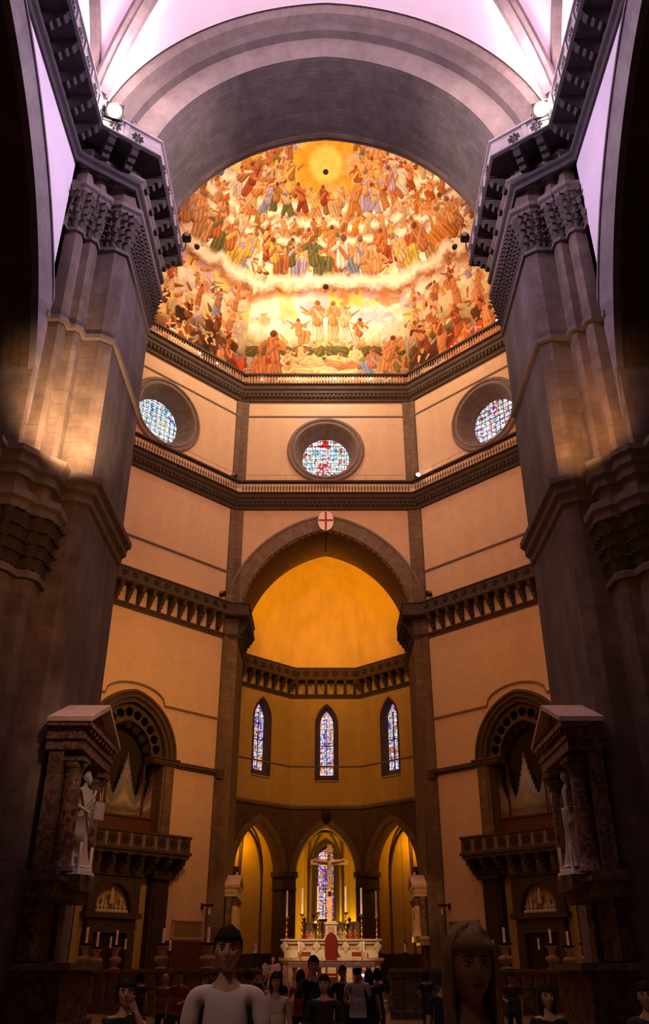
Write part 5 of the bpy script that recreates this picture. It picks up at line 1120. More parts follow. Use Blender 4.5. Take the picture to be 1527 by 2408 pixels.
for sx in (-1, 1):
    sd = SIDE[sx]
    aedicule('tall red marble pedimented niche holding a %s statue on the %s crossing pier' % (('book holding' if sx < 0 else 'stooping'), sd), 8.1, 24.72, 28.1, 3.95, 8.05, sx, alt=True)
    statue('pale marble statue of a bearded robed man holding a book in the left pier niche' if sx < 0 else 'shadowed marble statue of a robed man leaning forward in the right pier niche', (sx*7.25, 26.4, 4.07), 2.72, sx*-PI/2+sx*.55 if sx < 0 else PI/2-.4, ('book', 'down') if sx < 0 else ('bent', 'raise'), ph=sx)
    for i, (y, q) in enumerate(((25.78, 'near'), (27.02, 'far'))):
        candle((sx*6.98, y, 4.05), .86, .045, 'white candle at the %s foot of the statue in the %s pier niche' % (q, sd))
    aedicule('small marble niche with pitched roof on the %s jamb of the tribune arch' % sd, 7.86, 72.0, 75.2, 4.0, 7.6, sx, dep=1.0, m=mat('golden_marble', (.55, .36, .18), .45, .2, 2, veins=(.7, .5, .3), bump=.05), small=True)
    statue('small pale statue in the niche on the %s jamb of the tribune arch' % sd, (sx*7.15, 73.6, 4.12), 2.3, sx*PI/2 if sx > 0 else -PI/2, ph=2)
# ------------------------------------------------------------------ high altar
AX = .29; AY = 50.6
t = thing('high_altar', 'wide carved cream marble high altar raised on steps under the crucifix', 'altar', (AX, AY, 0)); mb = MB()
for i in range(5): mb.box((AX-4.6+.35*i, AY-3.4+.4*i, .0+.21*i), (AX+4.6-.35*i, AY+2.2, .21*(i+1)))
mb.build('steps', mat('step_marble', (.50, .34, .22), .4, .15, 1.5, brick=(1.4, .21, .8), bump=.05), t)
mb = MB(); mb.box((AX-2.55, AY-.55, 1.05), (AX+2.55, AY+.6, 2.2)); mb.box((AX-2.75, AY-.75, 2.2), (AX+2.75, AY+.7, 2.34)); mb.box((AX-2.65, AY-.65, 2.12), (AX+2.65, AY+.65, 2.2)); mb.box((AX-2.7, AY-.7, 1.05), (AX+2.7, AY+.6, 1.22)); mb.build('table', marble_warm, t)
for x in (-1.35, 1.35):
    mb = MB(); mb.box((AX+x-.26, AY-.58, 1.3), (AX+x+.26, AY-.54, 2.05)); mb.box((AX+x*1.0-.26, AY+.18, 2.42), (AX+x+.26, AY+.24, 2.62)); mb.build('red_marble_inlay', mat('red_inlay', (.22, .04, .025), .35, .2, 3, bump=0), t)
mb = MB(); mb.box((AX-2.5, AY+.2, 2.34), (AX+2.5, AY+1.1, 2.72)); mb.build('predella', marble, t)
mb = MB(); mb.box((AX-2.45, AY+.3, 2.72), (AX+2.45, AY+1.1, 3.02)); mb.build('carved_frieze', mat('carved_frieze', (.42, .25, .12), .5, .4, 5, veins=(.65, .45, .25), bump=.5), t)
mb = MB(); mb.box((AX-2.6, AY+.2, 3.02), (AX+2.6, AY+1.15, 3.12)); mb.box((AX-2.72, AY+.12, 3.16), (AX+2.72, AY+1.2, 3.24)); mb.box((AX-2.65, AY+.17, 3.12), (AX+2.65, AY+1.17, 3.16)); mb.build('gradine', marble, t)
br = MB()
br.lathe([(.001, -.3), (.07, -.26), (.13, -.12), (.10, .02), (.15, .12), (.08, .20), (.07, .26)], n=12, sy=.8)
for s in (-1, 1): br.lathe([(.001, -.1), (.08, -.04), (.09, .06), (.05, .14), (.001, .16)], (s*.13, 0, -.02), 10)
b0 = None
for x in (-2.5, -1.6, -.78, .78, 1.6, 2.5):
    p = Vector((x, -.0+.22, 2.86)) 
    if b0 is None: b0 = br.build('cherub_bracket', marble, t, world=False); b0.location = p
    else: dup(b0, p, 0, t)
# tabernacle block and red-backed door
t = thing('tabernacle', 'cream marble tabernacle block with square relief carrying the crucifix', 'tabernacle', (AX, AY+.6, 3.24))
mb = MB(); mb.box((AX-.30, AY+.35, 3.24), (AX+.30, AY+.9, 3.95)); mb.box((AX-.36, AY+.3, 3.95), (AX+.36, AY+.95, 4.05)); mb.box((AX-.26, AY+.38, 4.05), (AX+.26, AY+.9, 4.12)); mb.prism([(-.42, 3.24), (-.30, 3.42), (.30, 3.42), (.42, 3.24)], lambda a, b: (AX+a, AY+.3, b), lambda a, b: (AX+a, AY+.95, b)); blk = mb.build('block', marble, t)
mb = MB(); mb.box((AX-.19, AY+.33, 3.55), (AX+.19, AY+.35, 3.85)); mb.build('relief_square', mat('relief_red', (.35, .15, .10), .5, .5, 12, veins=(.6, .4, .3), bump=.4), blk)
t = thing('celebrant_chair', 'tall red upholstered chair back with rounded top behind the altar table', 'chair', (AX, AY-.95, 1.05))
pts = [(-.30, 2.25), (-.31, 2.9), (-.29, 3.15), (-.22, 3.33), (-.1, 3.43), (0, 3.45), (.1, 3.43), (.22, 3.33), (.29, 3.15), (.31, 2.9), (.30, 2.25)]
redc = mat('red_velvet', (.20, .012, .01), .8, .15, 4, bump=.1)
mb = MB(); mb.prism(pts, lambda a, b: (AX+a, AY-.78, b), lambda a, b: (AX+a, AY-.68, b)); mb.build('backrest', redc, t)
mb = MB(); mb.prism([(a*1.12, b+.05*(b > 2.8)) for a, b in pts], lambda a, b: (AX+a, AY-.68, b), lambda a, b: (AX+a, AY-.62, b)); mb.build('back_frame', wood, t)
mb = MB(); mb.box((AX-.31, AY-1.3, 1.5), (AX+.31, AY-.68, 1.62)); mb.build('seat', redc, t)
l0 = None
for x, y in ((-.27, -1.26), (.27, -1.26), (-.27, -.7), (.27, -.7)): mb = MB(); mb.box((AX+x-.03, AY+y-.03, 1.05), (AX+x+.03, AY+y+.03, 1.5 if y < -1 else 2.3)); mb.build('leg', wood, t)
# six tall candles on gilt sticks
for i, x in enumerate((-2.42, -1.58, -.72, .80, 1.66, 2.48)):
    lift = .02+(.14 if i in (1, 4) else .22 if i in (2, 3) else 0)
    brass_stick((AX+x, AY+.55, 3.24), 1.08+lift, 'tall gilt candlestick on the high altar, %s of six' % ORD[i]); candle((AX+x, AY+.55, 4.32+lift), 1.30, .055, 'very tall white candle on the high altar, %s of six' % ORD[i])
for s, n in ((-1, 'left'), (1, 'right')):
    brass_stick((AX+s*1.72, AY-.35, 2.34), .28, 'short brass candlestick on the %s of the altar table top' % n, .07); candle((AX+s*1.72, AY-.35, 2.62), .5, .045, 'short white candle on the %s of the altar table top' % n)
# crucifix
cz = 4.12; t = thing('crucifix', 'tall pale wooden cross with a hanging figure above the high altar', 'crucifix', (AX-.08, AY+.7, cz)); X0 = AX-.08; Y0 = AY+.7
mb = MB(); mb.box((X0-.13, Y0, cz+.02), (X0+.13, Y0+.1, 8.05)); mb.build('upright', wood_gold, t)
mb = MB(); mb.box((X0-1.07, Y0-.02, 6.98), (X0+1.07, Y0+.08, 7.26)); mb.build('crossbar', wood_gold, t)
mb = MB(); mb.box((X0-.20, Y0-.05, 7.62), (X0+.20, Y0, 7.86)); mb.build('title_board', wood_gold, t)
N, E_ = body_nodes(False, 'out', 'out', .9, 0, .85); k = 1.12
for q, s in (('l', -1), ('r', 1)): N['kn'+q] = (s*.05, -.10, .52, .055); N['th'+q] = (s*.085, -.05, .70, .074); N['ca'+q] = (s*.045, -.04, .34, .05); N['an'+q] = (s*.03, .0, .12, .034); N['to'+q] = (s*.025, -.10, .03, .03)
mb = MB(); body_z = 5.55
T = lambda a, b, c: (X0+a*k*.98, Y0-.14+b*k, body_z+c*k); addvf(mb, skin(N, E_, 2), T)
mb.grid(head_rows((X0-.02, Y0-.24, body_z+1.60*k), Matrix.Rotation(-.3, 3, 'Z') @ Matrix.Rotation(.5, 3, 'X'), k), closed=True)
for q, s in (('l', -1), ('r', 1)):
    wv = Vector(T(*N['wr'+q][:3])); fv = Vector(T(*N['fo'+q][:3])); hand(mb, wv, wv-fv, (0, -1, 0), k, .5, s)
mb.build('corpus', mat('carved_pale_wood', (.75, .48, .22), .45, .08, 5, bump=.05), t)
mb = MB(); rows = [[(X0+r_*k*math.cos(a)*(1+.06*math.sin(8*a)), Y0-.15+r_*.72*k*math.sin(a), body_z+z*k) for a in np.linspace(0, 2*PI, 25)[:-1]] for r_, z in ((.15, .70), (.165, .80), (.155, .92), (.14, 1.0))]; mb.grid(rows, closed=True, cap=True); mb.build('loincloth', cmat('pale_linen', (.65, .6, .62)), t)
mb = MB(); mb.grid(head_rows((X0-.02, Y0-.24, body_z+1.60*k), Matrix.Rotation(-.3, 3, 'Z') @ Matrix.Rotation(.5, 3, 'X'), k, grow=.1)[:10], closed=True); mb.build('hair', cmat('dark_carved_hair', (.08, .04, .02)), t)
mb = MB(); mb.box((X0-.10, Y0-.12, body_z-.1), (X0+.10, Y0, body_z+.02)); mb.build('foot_rest', wood, t)
# painted board standing behind the altar (invented figures)
t = thing('altar_painting', 'long gilt framed painting of seated figures standing behind the high altar', 'painting', (AX-.05, AY+2.2, 3.2)); mb = MB(); x0, x1, z0, z1 = AX-1.55, AX+1.5, 3.3, 4.08
mb.box((x0, AY+2.2, z0), (x1, AY+2.24, z1)); mb.build('panel', mat('panel_ground', (.12, .07, .04), .6, .3, 3, bump=0), t)
for a, b in (((x0-.1, z0-.1), (x0, z1+.1)), ((x1, z0-.1), (x1+.1, z1+.1)), ((x0, z1), (x1, z1+.1)), ((x0, z0-.1), (x1, z0))): mb = MB(); mb.box((a[0], AY+2.17, a[1]), (b[0], AY+2.28, b[1])); mb.build('frame_bar', brass, t)
rr = random.Random(4); cols = [(.5, .10, .03), (.55, .25, .06), (.35, .3, .12), (.6, .35, .12), (.3, .08, .03)]
for i in range(11):
    x = x0+.18+(x1-x0-.36)*i/10; mb = MB(); hh = rr.uniform(.35, .6); mb.lathe([(.13, 0), (.17, .06), (.12, hh*.35), (.13, hh*.6), (.07, hh*.72), (.03, hh*.76)], (x, AY+2.195, z0+.01), 12, 1, .04); m9 = MB(); m9.lathe([(.001, 0), (.035, .02), (.045, .05), (.03, .09), (.001, .1)], (x+.02, AY+2.19, z0+hh*.76), 10, 1, .1); m9.tube([(x-.1, AY+2.185, z0+hh*.55), (x+.02, AY+2.18, z0+hh*.4), (x+.12, AY+2.185, z0+hh*.5)], .018, 6); pf = mb.build('painted_figure', cmat('paint_%d' % (i % 5), cols[i % 5]), t); m9.build('painted_head', cmat('paint_skin', (.6, .36, .2)), pf)
mb = MB(); mb.box((x0-.1, AY+2.1, 0), (x1+.1, AY+2.4, 3.2)); mb.build('stand', wood, t)
# free-standing altar with white cloth in front
t = thing('altar_table', 'long free-standing altar with gilt legs in front of the high altar', 'altar', (.25, 45.5, 0)); BX = .27
mb = MB(); mb.box((BX-4.2, 44.2, 0), (BX+4.2, 47.2, .3)); mb.box((BX-3.8, 44.6, .3), (BX+3.8, 47.0, .5)); mb.build('platform', MATS['step_marble'], t)
mb = MB(); mb.box((BX-2.0, 45.2, 1.95), (BX+2.0, 46.1, 2.07)); mb.build('table_slab', marble_warm, t)
for s in (-1.75, -.6, .6, 1.75): mb = MB(); mb.lathe([(.16, 0), (.16, .1), (.09, .2), (.12, .7), (.08, 1.1), (.15, 1.45)], (BX+s, 45.65, .5), 12); mb.build('leg', wood_gold, t)
o = MB(); rows = []
n = 80
def cl(x, y, z): return (x, y, z)
for d, z in ((0, 2.08), (.45, 2.085), (.46, 2.07), (.475, 1.98), (.48, 1.86)): rows.append([(BX-2.05+4.1*i/n, 45.65-d-.012*math.sin(i*.9)*(z < 2), z) for i in range(n+1)])
o.grid(rows); rows = [[(BX-2.05+4.1*i/n, 45.65+d, z) for i in range(n+1)] for d, z in ((0, 2.08), (.45, 2.085), (.475, 1.9))]; o.grid(rows)
for s in (-1, 1): o.grid([[(BX+s*2.05, 45.17+.96*i/12, 2.08) for i in range(13)], [(BX+s*2.09, 45.17+.96*i/12, 2.0) for i in range(13)], [(BX+s*(2.10+.02*math.sin(i)), 45.17+.96*i/12, 1.35) for i in range(13)]])
tag(o.build('altar_cloth', cloth_m), 'white cloth covering the long altar table in front of the high altar', 'cloth')
statue('kneeling white marble winged figure left of the altar table', (BX-2.75, 44.9, .5), 1.65, .3, ('bent', 'bent'), m=mat('bright_marble', (.85, .74, .68), .5, .06, 3, bump=.05), beard=False, name='angel_statue')
ang = [o_ for o_ in bpy.data.objects if o_.name.startswith('angel_statue')][0]; ang['label'] = 'white marble winged figure standing left of the cloth covered altar table'
for s in (-1, 1):
    pts = [(.08, 1.22), (.20, 1.50), (.34, 1.56), (.44, 1.44), (.46, 1.20), (.42, .95), (.36, .74), (.33, .90), (.28, .78), (.26, .98), (.20, .92), (.17, 1.08)]
    mb = MB(); mb.prism([(s*a, b) for a, b in pts], lambda a, b: (a, .16+abs(a)*.15, b), lambda a, b: (a, .205+abs(a)*.15, b))
    for q in range(5): mb.tube([(s*(.14+.05*q), .15+.02*q, 1.36-.02*q), (s*(.20+.055*q), .16+.025*q, 1.12-.06*q), (s*(.19+.05*q), .16+.02*q, .98-.03*q)], [.012, .02, .008], 5)
    mb.build('wing', MATS['bright_marble'], ang, world=False)
t = thing('monstrance', 'small gilt tabernacle with a bluish light under the right end of the altar table', 'lamp', (BX+1.45, 45.0, .5)); mb = MB(); mb.lathe([(.18, 0), (.16, .5), (.2, .6), (.22, 1.0), (.16, 1.2), (.05, 1.3)], n=12); mb.build('case', wood_gold, t, world=False); mb = MB(); mb.lathe([(.01, 0), (.09, .03), (.10, .08), (.01, .12)], (0, -.2, .98), 10); mb.build('light', mat('blue_light', (.3, .3, .9), .4, 0, 1, bump=0, emit=((.35, .35, 1), 3)), t, world=False)
for s in (-1, 1):
    brass_stick((BX+s*1.45, 45.5, 2.09), .0+.3, 'small brass candlestick on the %s of the white altar cloth' % ('left' if s < 0 else 'right'), .06)
# hanging sanctuary lamps on chains
for i, (x, y, z, q) in enumerate(((-2.07, 91.6, 6.3, 'left of the crucifix, outer one'), (-1.15, 91.6, 6.6, 'left of the crucifix, inner one'), (2.3, 91.6, 6.3, 'right of the crucifix'), (-.55, 51.5, 4.0, 'behind the altar, left of the tabernacle'), (1.15, 51.5, 4.0, 'behind the altar, right of the tabernacle'), (7.28, 87, 4.05, 'in front of the right chapel arch'))):
    t = thing('hanging_lamp', 'small hanging sanctuary lamp %s' % q, 'lamp', (x, y, z)); mb = MB(); top = 14.4
    mb.lathe([(.001, -.35), (.05, -.3), (.17, -.12), (.20, 0), (.13, .03)], n=12); bw_ = mb.build('bowl', iron, t, world=False); mb = MB()
    if y < 58: mb.tube([(0, 0, -.3), (0, .0, -(z-3.24))], .03, 6)
    else:
        for a in (0, 2.1, 4.2): mb.tube([(.15*math.cos(a), .15*math.sin(a), 0), (0, 0, .9)], .012, 5)
        mb.tube([(0, 0, .9), (0, 0, top-z)], .015, 5)
    mb.build('chain', iron, t, world=False)
    mb = MB(); mb.lathe([(.06, 0), (.08, .06), (.06, .14), (.01, .15)], n=10); mb.build('votive_glass', lamp_red if y < 70 else iron, bw_, world=False)
# ------------------------------------------------------------------ choir parapet with its candles
for s, n in ((-1, 'left'), (1, 'right')):
    path = [(s*13.0, 45.9), (s*11, 45.9), (s*4.56, 39.4), (s*2.6, 39.4)]
    path2 = path if s < 0 else path[::-1]
    t = thing('choir_parapet', 'low marble choir parapet with panelled front on the %s' % n, 'parapet', (s*7, 42, 0))
    mb = MB(); sweep(mb, path2, [(-.35, 1.62), (.10, 1.62), (.16, 1.68), (.16, 1.80), (-.4, 1.80), (-.4, 1.68)]); mb.build('coping', coping_m, t)
    mb = MB(); sweep(mb, path2, [(-.3, 0), (.12, 0), (.12, .25), (.0, .32), (0, 1.45), (.06, 1.62), (-.3, 1.62)]); mb.build('wall_panel', mat('parapet_marble', (.07, .045, .03), .4, .3, 1.5, veins=(.15, .10, .06), bump=.05), t)
    for i in range(3):
        A, B = Vector(path2[i]), Vector(path2[i+1]); L = (B-A).length; d = (B-A)/L; nn = Vector((d.y, -d.x)); kk = max(1, int(L/1.0))
        for j in range(kk+1):
            c = A+d*L*j/kk; M = lambda x, y, z: (*(c+d*x+nn*y), z); mb = MB(); mb.box((-.11, 0, .3), (.11, .07, 1.5), M); mb.box((-.14, 0, 1.42), (.14, .1, 1.55), M); mb.build('pilaster', coping_m, t)
    rail = thing('iron_barrier', 'dark crossed metal barrier standing before the %s choir parapet' % n, 'railing', (s*6.6, 36.5, 0)); 
    for i in range(4):
        x = s*(4.6+1.1*i); mb = MB(); mb.tube([(x, 36.5, 0), (x, 36.5, 1.1)], .03, 6); mb.build('post', iron, rail)
        if i < 3: mb = MB(); x2 = x+s*1.1; mb.tube([(x, 36.5, .15), (x2, 36.5, 1.05)], .02, 6); mb.tube([(x, 36.5, 1.05), (x2, 36.5, .15)], .02, 6); mb.build('cross_brace', iron, rail)
    mb = MB(); mb.tube([(s*4.6, 36.5, 1.1), (s*7.9, 36.5, 1.1)], .03, 6); mb.build('top_bar', iron, rail)
urnm = mat('urn_marble', (.40, .27, .16), .5, .3, 3, bump=.1); drk = mat('dark_bronze', (.05, .035, .02), .45, .2, 3, metal=.6, bump=.05)
CL = [(-11.6, 46.0, 2.9, 3.6, 1, 'outermost on the left wing of the choir parapet'), (-11.06, 46.0, 2.75, 3.4, 1, 'second on the left wing of the choir parapet'), (-11.0, 49.9, 2.93, 3.63, 1, 'tallest on the left return behind the niche statue'), (-11.1, 49.0, 2.76, 3.29, 0, 'shorter one on the left return of the choir'), (-11.0, 52.2, 2.77, 3.29, 0, 'farthest on the left return of the choir'),
      (-7.21, 42.1, 2.79, 3.38, 1, 'taller of the pair on the left choir parapet'), (-6.82, 41.7, 2.48, 2.90, 0, 'shorter of the pair on the left choir parapet'), (-4.92, 39.8, 2.74, 3.33, 1, 'at the front left corner of the choir'), (-2.91, 39.4, 2.34, 2.71, 0, 'at the left gate post of the choir'),
      (3.28, 39.4, 2.37, 2.71, 0, 'at the right gate post of the choir'), (5.74, 40.6, 2.80, 3.42, 1, 'in front of the right inscription tablet'), (7.43, 42.3, 2.49, 2.92, 0, 'shorter of the pair on the right choir parapet'), (8.1, 43.0, 2.83, 3.46, 1, 'taller of the pair on the right choir parapet'),
      (11.0, 49.1, 2.70, 3.21, 0, 'shorter one on the right return of the choir'), (11.0, 46.4, 2.91, 3.53, 1, 'tall one at the right corner of the choir'), (11.75, 46.0, 2.8, 3.42, 1, 'second on the right wing of the choir parapet'), (12.6, 46.0, 2.9, 3.5, 1, 'outermost on the right wing of the choir parapet')]
mb = MB()
for s in (-1, 1):
    t = thing('choir_return', 'marble return wall of the choir running back on the %s' % SIDE[s], 'parapet', (s*11, 49.5, 0)); mb = MB(); mb.box((s*11-.2, 46.1, 0), (s*11+.2, 54, 1.6)); mb.build('wall_panel', MATS['parapet_marble'], t); mb = MB(); mb.box((s*11-.28, 46.1, 1.6), (s*11+.28, 54, 1.8)); mb.build('coping', coping_m, t)
for x, y, zb, zt, big, q in CL:
    brass_stick((x, y, 1.8), zb-1.8, '%s candlestick %s' % ('urn shaped marble' if big else 'dark bronze', q), .20 if big else .11, urnm if big else drk, urn=bool(big)); candle((x, y, zb), zt-zb, .06 if big else .05, 'white candle %s' % q)
# ------------------------------------------------------------------ lamps
for i, (x, z) in enumerate(((-6.7, 56.03), (-2.93, 56.08), (.98, 56.14), (2.84, 56.19), (4.71, 56.19))):
    t = thing('dome_bulb', 'small glowing lamp behind the back balustrade below the dome, %s' % ['leftmost', 'second from left', 'middle', 'second from right', 'rightmost'][i], 'lamp', (x, 71.0, z)); mb = MB(); mb.lathe([(.001, -.12), (.11, -.06), (.13, .03), (.07, .12), (.001, .14)], n=12); mb.build('bulb', lamp_on, t, world=False); mb = MB(); mb.lathe([(.07, -.3), (.07, -.1)], n=8); mb.build('socket', iron, t, world=False)
for i, (x, y, z, q) in enumerate(((-13.98, 66.29, 56.91, 'outermost on the left'), (-12.73, 67.54, 56.64, 'middle one on the left'), (-11.18, 69.09, 56.63, 'nearest the corner on the left'), (12.83, 67.44, 57.4, 'nearest the corner on the right'), (16.7, 63.57, 57.5, 'outermost on the right'))):
    t = thing('dome_bulb', 'glowing lamp on the diagonal balustrade below the dome, %s' % q, 'lamp', (x, y, z)); mb = MB(); mb.lathe([(.001, -.12), (.11, -.06), (.13, .03), (.07, .12), (.001, .14)], n=12); mb.build('bulb', lamp_on, t, world=False); mb = MB(); mb.lathe([(.05, -.9), (.07, -.1)], n=8); mb.build('socket', iron, t, world=False)
def floodlight(label, loc, face, r=.22, m=None, tilt=.3, lit=True, arm=False):
    t = thing('floodlight', label, 'lamp', loc, face); T = lambda x, y, z: (x, y*math.cos(tilt)+z*math.sin(tilt), z*math.cos(tilt)-y*math.sin(tilt))
    mb = MB(); mb.box((-r, -.05, -r*.8), (r, r*1.2, r*.8), T); mb.box((-r*.9, r*1.2, -r*.5), (r*.9, r*1.5, r*.5), T); mb.build('housing', iron, t, world=False)
    mb = MB(); mb.lathe([(.001, 0), (r*.8, .0), (r*.78, r*.35), (r*.5, r*.62), (.001, r*.7)], n=16, M=lambda x, y, z: T(x, -.05-z, y)); mb.build('lens', (m or lamp_hot) if lit else stone_band, t, world=False)
    if arm: mb = MB(); mb.tube([(0, 0, -.2), (0, 0, -.95)], .03, 6); mb.build('mounting_arm', iron, t, world=False)
    mb = MB(); mb.tube([(-r*1.15, r*.3, 0), (-r*1.15, r*.3, -r*1.6), (r*1.15, r*.3, -r*1.6), (r*1.15, r*.3, 0)], .02, 6); mb.build('bracket', iron, t, world=False); return t
hot = mat('dazzling_lens', (1, .95, .9), .5, 0, 1, bump=0, emit=((1, .86, .78), 60))
floodlight('dazzling floodlight on the corner of the left nave gallery', (-8.72, 22.75, 32.85), .35, .36, hot, tilt=-.8); floodlight('dazzling floodlight on the corner of the right nave gallery', (8.90, 22.75, 32.95), -.35, .36, hot, tilt=-.8)
floodlight('small second floodlight beside the dazzling one on the left gallery corner', (-8.25, 23.9, 33.4), 1.2, .14, lit=False)
for s, n in ((-1, 'left'), (1, 'right')):
    floodlight('dark spotlight hanging from the %s end of the nave gallery against the painted dome' % n, (s*6.95, 30.5, 33.9), 0, .20, lit=False, arm=True)
    floodlight('small lit spotlight on the apse gallery at the %s jamb' % n, (s*7.15, 78.0, 30.0), s*.4, .12, lamp_on)
    floodlight('spotlight on a bracket at the %s end of the mid height gallery' % n, (s*9.3, 70.2, 31.6), s*.4, .24, lit=False)
    floodlight('spotlight cluster on the lower drum ledge at the %s corner' % n, (s*8.9, 70.2, 43.9), s*.3, .26, lamp_on if s > 0 else None, lit=s > 0)
# hanging iron plaque under the tribune string course
t = thing('hanging_emblem', 'dark oval emblem with a pale curl above the middle chapel arch', 'emblem', (.05, 89.5, 15.6)); mb = MB(); mb.lathe([(.001, -.05), (.42, -.03), (.45, 0), (.42, .03), (.001, .05)], n=20, sx=1, sy=1.5, M=lambda x, y, z: (x, -.02+z, y)); mb.build('oval_plate', iron, t, world=False)
mb = MB(); mb.tube([(-.12+.18*math.cos(a), -.09, .02+.2*math.sin(a)) for a in np.linspace(.6, 5.2, 12)], .03, 6); mb.build('curl', stone_band, t, world=False)
# ------------------------------------------------------------------ people
BLK = (.02, .02, .022)
person('man in a pale loose T-shirt walking towards the camera at the left front', -.645, 6.3, 1.86, .05, arms=('down', 'bent'), top=(.62, .50, .42), bottom=(.03, .03, .04), hair=(.02, .015, .01), sleeve=.75, wide=1.02)
person('person with blond hair very near the camera at the right front', .535, 3.6, 1.74, .15, fem=True, arms=('down', 'down'), top=BLK, hair=(.42, .26, .12), hairlen=.30, sleeve=.9)
person('woman with dark hair in a sleeveless cream blouse facing the camera', -.72, 14.0, 1.60, .1, fem=True, top=(.60, .44, .34), bottom=(.04, .03, .03), hair=(.02, .015, .01), hairlen=.12, sleeve=.25)
person('dark figure in the centre raising a camera to the face', -.20, 15.5, 1.84, .1, arms=('photo', 'photo'), top=BLK, hair=(.015, .01, .01), sleeve=1.0)
person('person close to the central photographer wearing a dark jacket', -.02, 13.0, 1.58, -.2, arms=('bent', 'bent'), top=(.03, .018, .015), hair=(.02, .012, .01), sleeve=1.0, wide=1.15)
person('person in a white cap and pale back-panelled shirt seen from behind', .62, 19.0, 1.76, PI, arms=('photo', 'bent'), top=(.55, .50, .47), bottom=BLK, cap=(.8, .75, .7), sleeve=.5)
person('woman in a short black dress with dark hair before the altar', .98, 22.0, 1.66, PI-.4, fem=True, top=BLK, bottom=BLK, hairlen=.2, dress=True, sleeve=.5)
bp = person('slim young woman in a white T-shirt and dark trousers standing in profile', 1.86, 33.6, 1.68, -PI/2+.2, fem=True, arms=('bent', 'down'), top=(.75, .6, .6), bottom=BLK, hairlen=.08, sleeve=.4)
t = thing('backpack', 'dark backpack worn by the slim young woman in profile', 'backpack', (2.10, 33.62, .98), -PI/2+.2); mb = MB(); mb.lathe([(.02, 0), (.13, .02), (.15, .12), (.15, .34), (.11, .46), (.02, .5)], n=14, sy=.75); mb.build('bag', cmat('backpack_fabric', (.015, .015, .02)), t, world=False)
for s in (-1, 1): mb = MB(); mb.tube([(s*.08, -.05, .45), (s*.09, -.22, .46), (s*.09, -.30, .25), (s*.09, -.1, .05)], .015, 6); mb.build('strap', MATS['backpack_fabric'], t, world=False)
person('tall person in dark clothes standing right of the young woman with the backpack', 1.62, 13.5, 1.62, PI, top=BLK, sleeve=.8)
person('balding man in a bright pale T-shirt behind the blond person', 1.72, 11.0, 1.66, -.1, arms=('down', 'down'), top=(.78, .62, .66), bottom=BLK, bald=True, sleeve=.6)
person('woman with dark hair looking at the camera at the right, only her face lit', 2.17, 9.6, 1.50, .05, fem=True, top=BLK, hairlen=.16, sleeve=.9)
person('dark silhouette leaning at the far right edge with a pale sleeve', 2.95, 9.0, 1.52, -.3, arms=('bent', 'hip'), top=(.05, .04, .04), sleeve=.4)
person('woman with sunglasses on her head and bare shoulders at the left', -1.72, 8.4, 1.56, .2, fem=True, arms=('down', 'photo'), top=BLK, hairlen=.05, sleeve=.12)
person('man in a green shirt seen from behind, left of the woman in cream', -1.60, 20.0, 1.66, PI, top=(.05, .10, .03), sleeve=.5)
CR = [(-3.25, 21.5, 1.66, 'short haired silhouette before the left choir parapet'), (-3.9, 23.5, 1.60, 'balding silhouette by the left choir parapet, left of the short haired one'), (-2.85, 23.0, 1.60, 'silhouette just behind the shoulder of the man in the pale T-shirt'), (-5.0, 26.0, 1.62, 'silhouette farthest left along the choir parapet'), (-1.15, 24.0, 1.64, 'silhouette between the green shirt and the woman in cream'), (-.55, 21.0, 1.66, 'person in a dull red top left of the central photographer'), (.35, 20.5, 1.74, 'silhouette between the photographer and the white cap'), (1.30, 24.5, 1.70, 'silhouette beside the woman in the black dress'), (-2.1, 30.0, 1.66, 'distant visitor standing by the left gate post'), (2.9, 28.0, 1.66, 'distant visitor standing by the right gate post'), (4.6, 24.0, 1.62, 'silhouette in front of the crossed barrier on the right')]
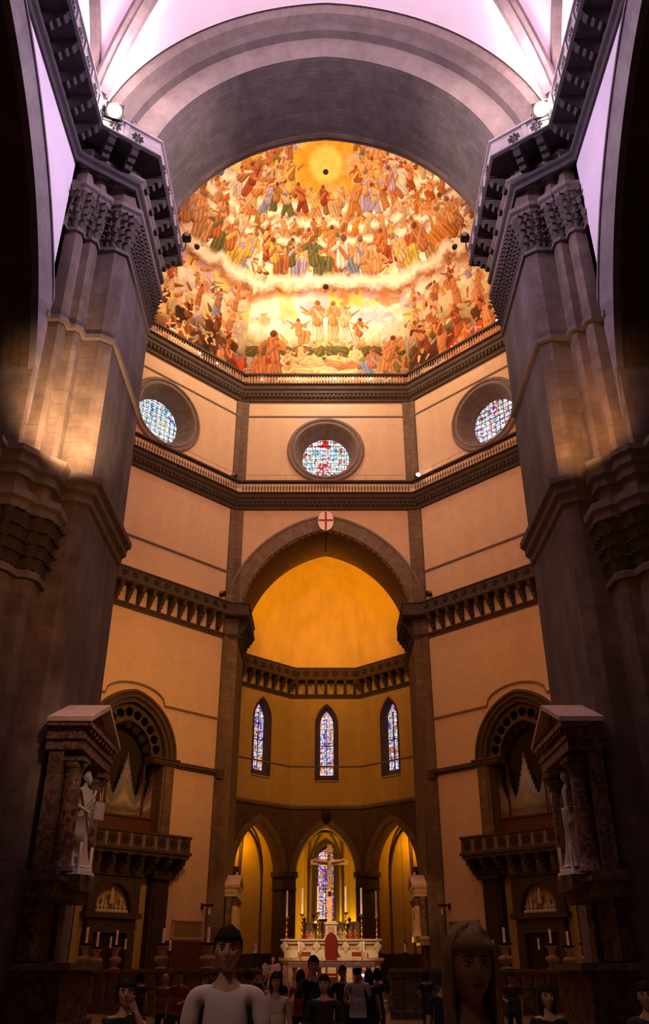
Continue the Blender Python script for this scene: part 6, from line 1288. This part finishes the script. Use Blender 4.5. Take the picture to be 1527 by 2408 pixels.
rr = random.Random(9)
for i, (x, y, h, q) in enumerate(CR):
    tc = (.30, .05, .03) if 'red' in q else [(.03, .025, .03), (.05, .035, .03), (.02, .03, .03)][i % 3]
    person(q, x, y, h, PI+rr.uniform(-.6, .6) if i % 2 else rr.uniform(-.5, .5), fem=i % 2 == 1, arms=(('down', 'bent'), ('bent', 'down'), ('photo', 'photo'))[i % 3], top=tc, hairlen=.12 if i % 2 else 0, sleeve=.6, bald='balding' in q)

# repeats share a group
for o in bpy.data.objects:
    if o.parent or 'label' not in o: continue
    n = o.name.split('.')[0]; L_ = o['label']; g = None
    if n in ('candle', 'candlestick'):
        g = ('tall candles on the high altar' if n == 'candle' else 'gilt candlesticks on the high altar') if 'of six' in L_ else 'small candles and sticks on the altar tables' if 'table' in L_ or 'cloth' in L_ else 'candles before the pier statues' if 'pier niche' in L_ else 'candles along the choir parapet' if n == 'candle' else 'candlesticks along the choir parapet'
    elif n == 'person': g = 'visitors standing in the nave and crossing'
    else: g = {'dome_bulb': 'small lamps along the balustrade under the dome', 'drum_balustrade': 'stone balustrades of the drum', 'safety_rail': 'thin rails on the drum ledge', 'hanging_lamp': 'hanging sanctuary lamps', 'floodlight': 'floodlights and spotlights', 'vault_rib': 'stone ribs of the nave vault', 'statue_niche': 'marble statue niches', 'statue': 'marble statues', 'crossing_pier': 'crossing piers', 'arcade_respond': 'nave arcade half piers', 'arcade_arch': 'nave arcade arches', 'nave_gallery': 'nave galleries', 'wall_gallery': 'mid height wall galleries', 'corner_pilaster': 'corner pilasters', 'chapel_arch': 'chapel arches in the apse', 'organ_arch': 'arches around the organs', 'pipe_organ': 'pipe organs', 'organ_balcony': 'organ balconies', 'doorway_surround': 'sacristy door frames', 'lunette_relief': 'doorway lunette reliefs', 'inscription_tablet': 'inscription tablets', 'wall_bracket_lamp': 'wall bracket lamps', 'choir_parapet': 'choir parapets', 'choir_return': 'choir return walls', 'iron_barrier': 'crossed metal barriers'}.get(n)
    if g: o['group'] = g
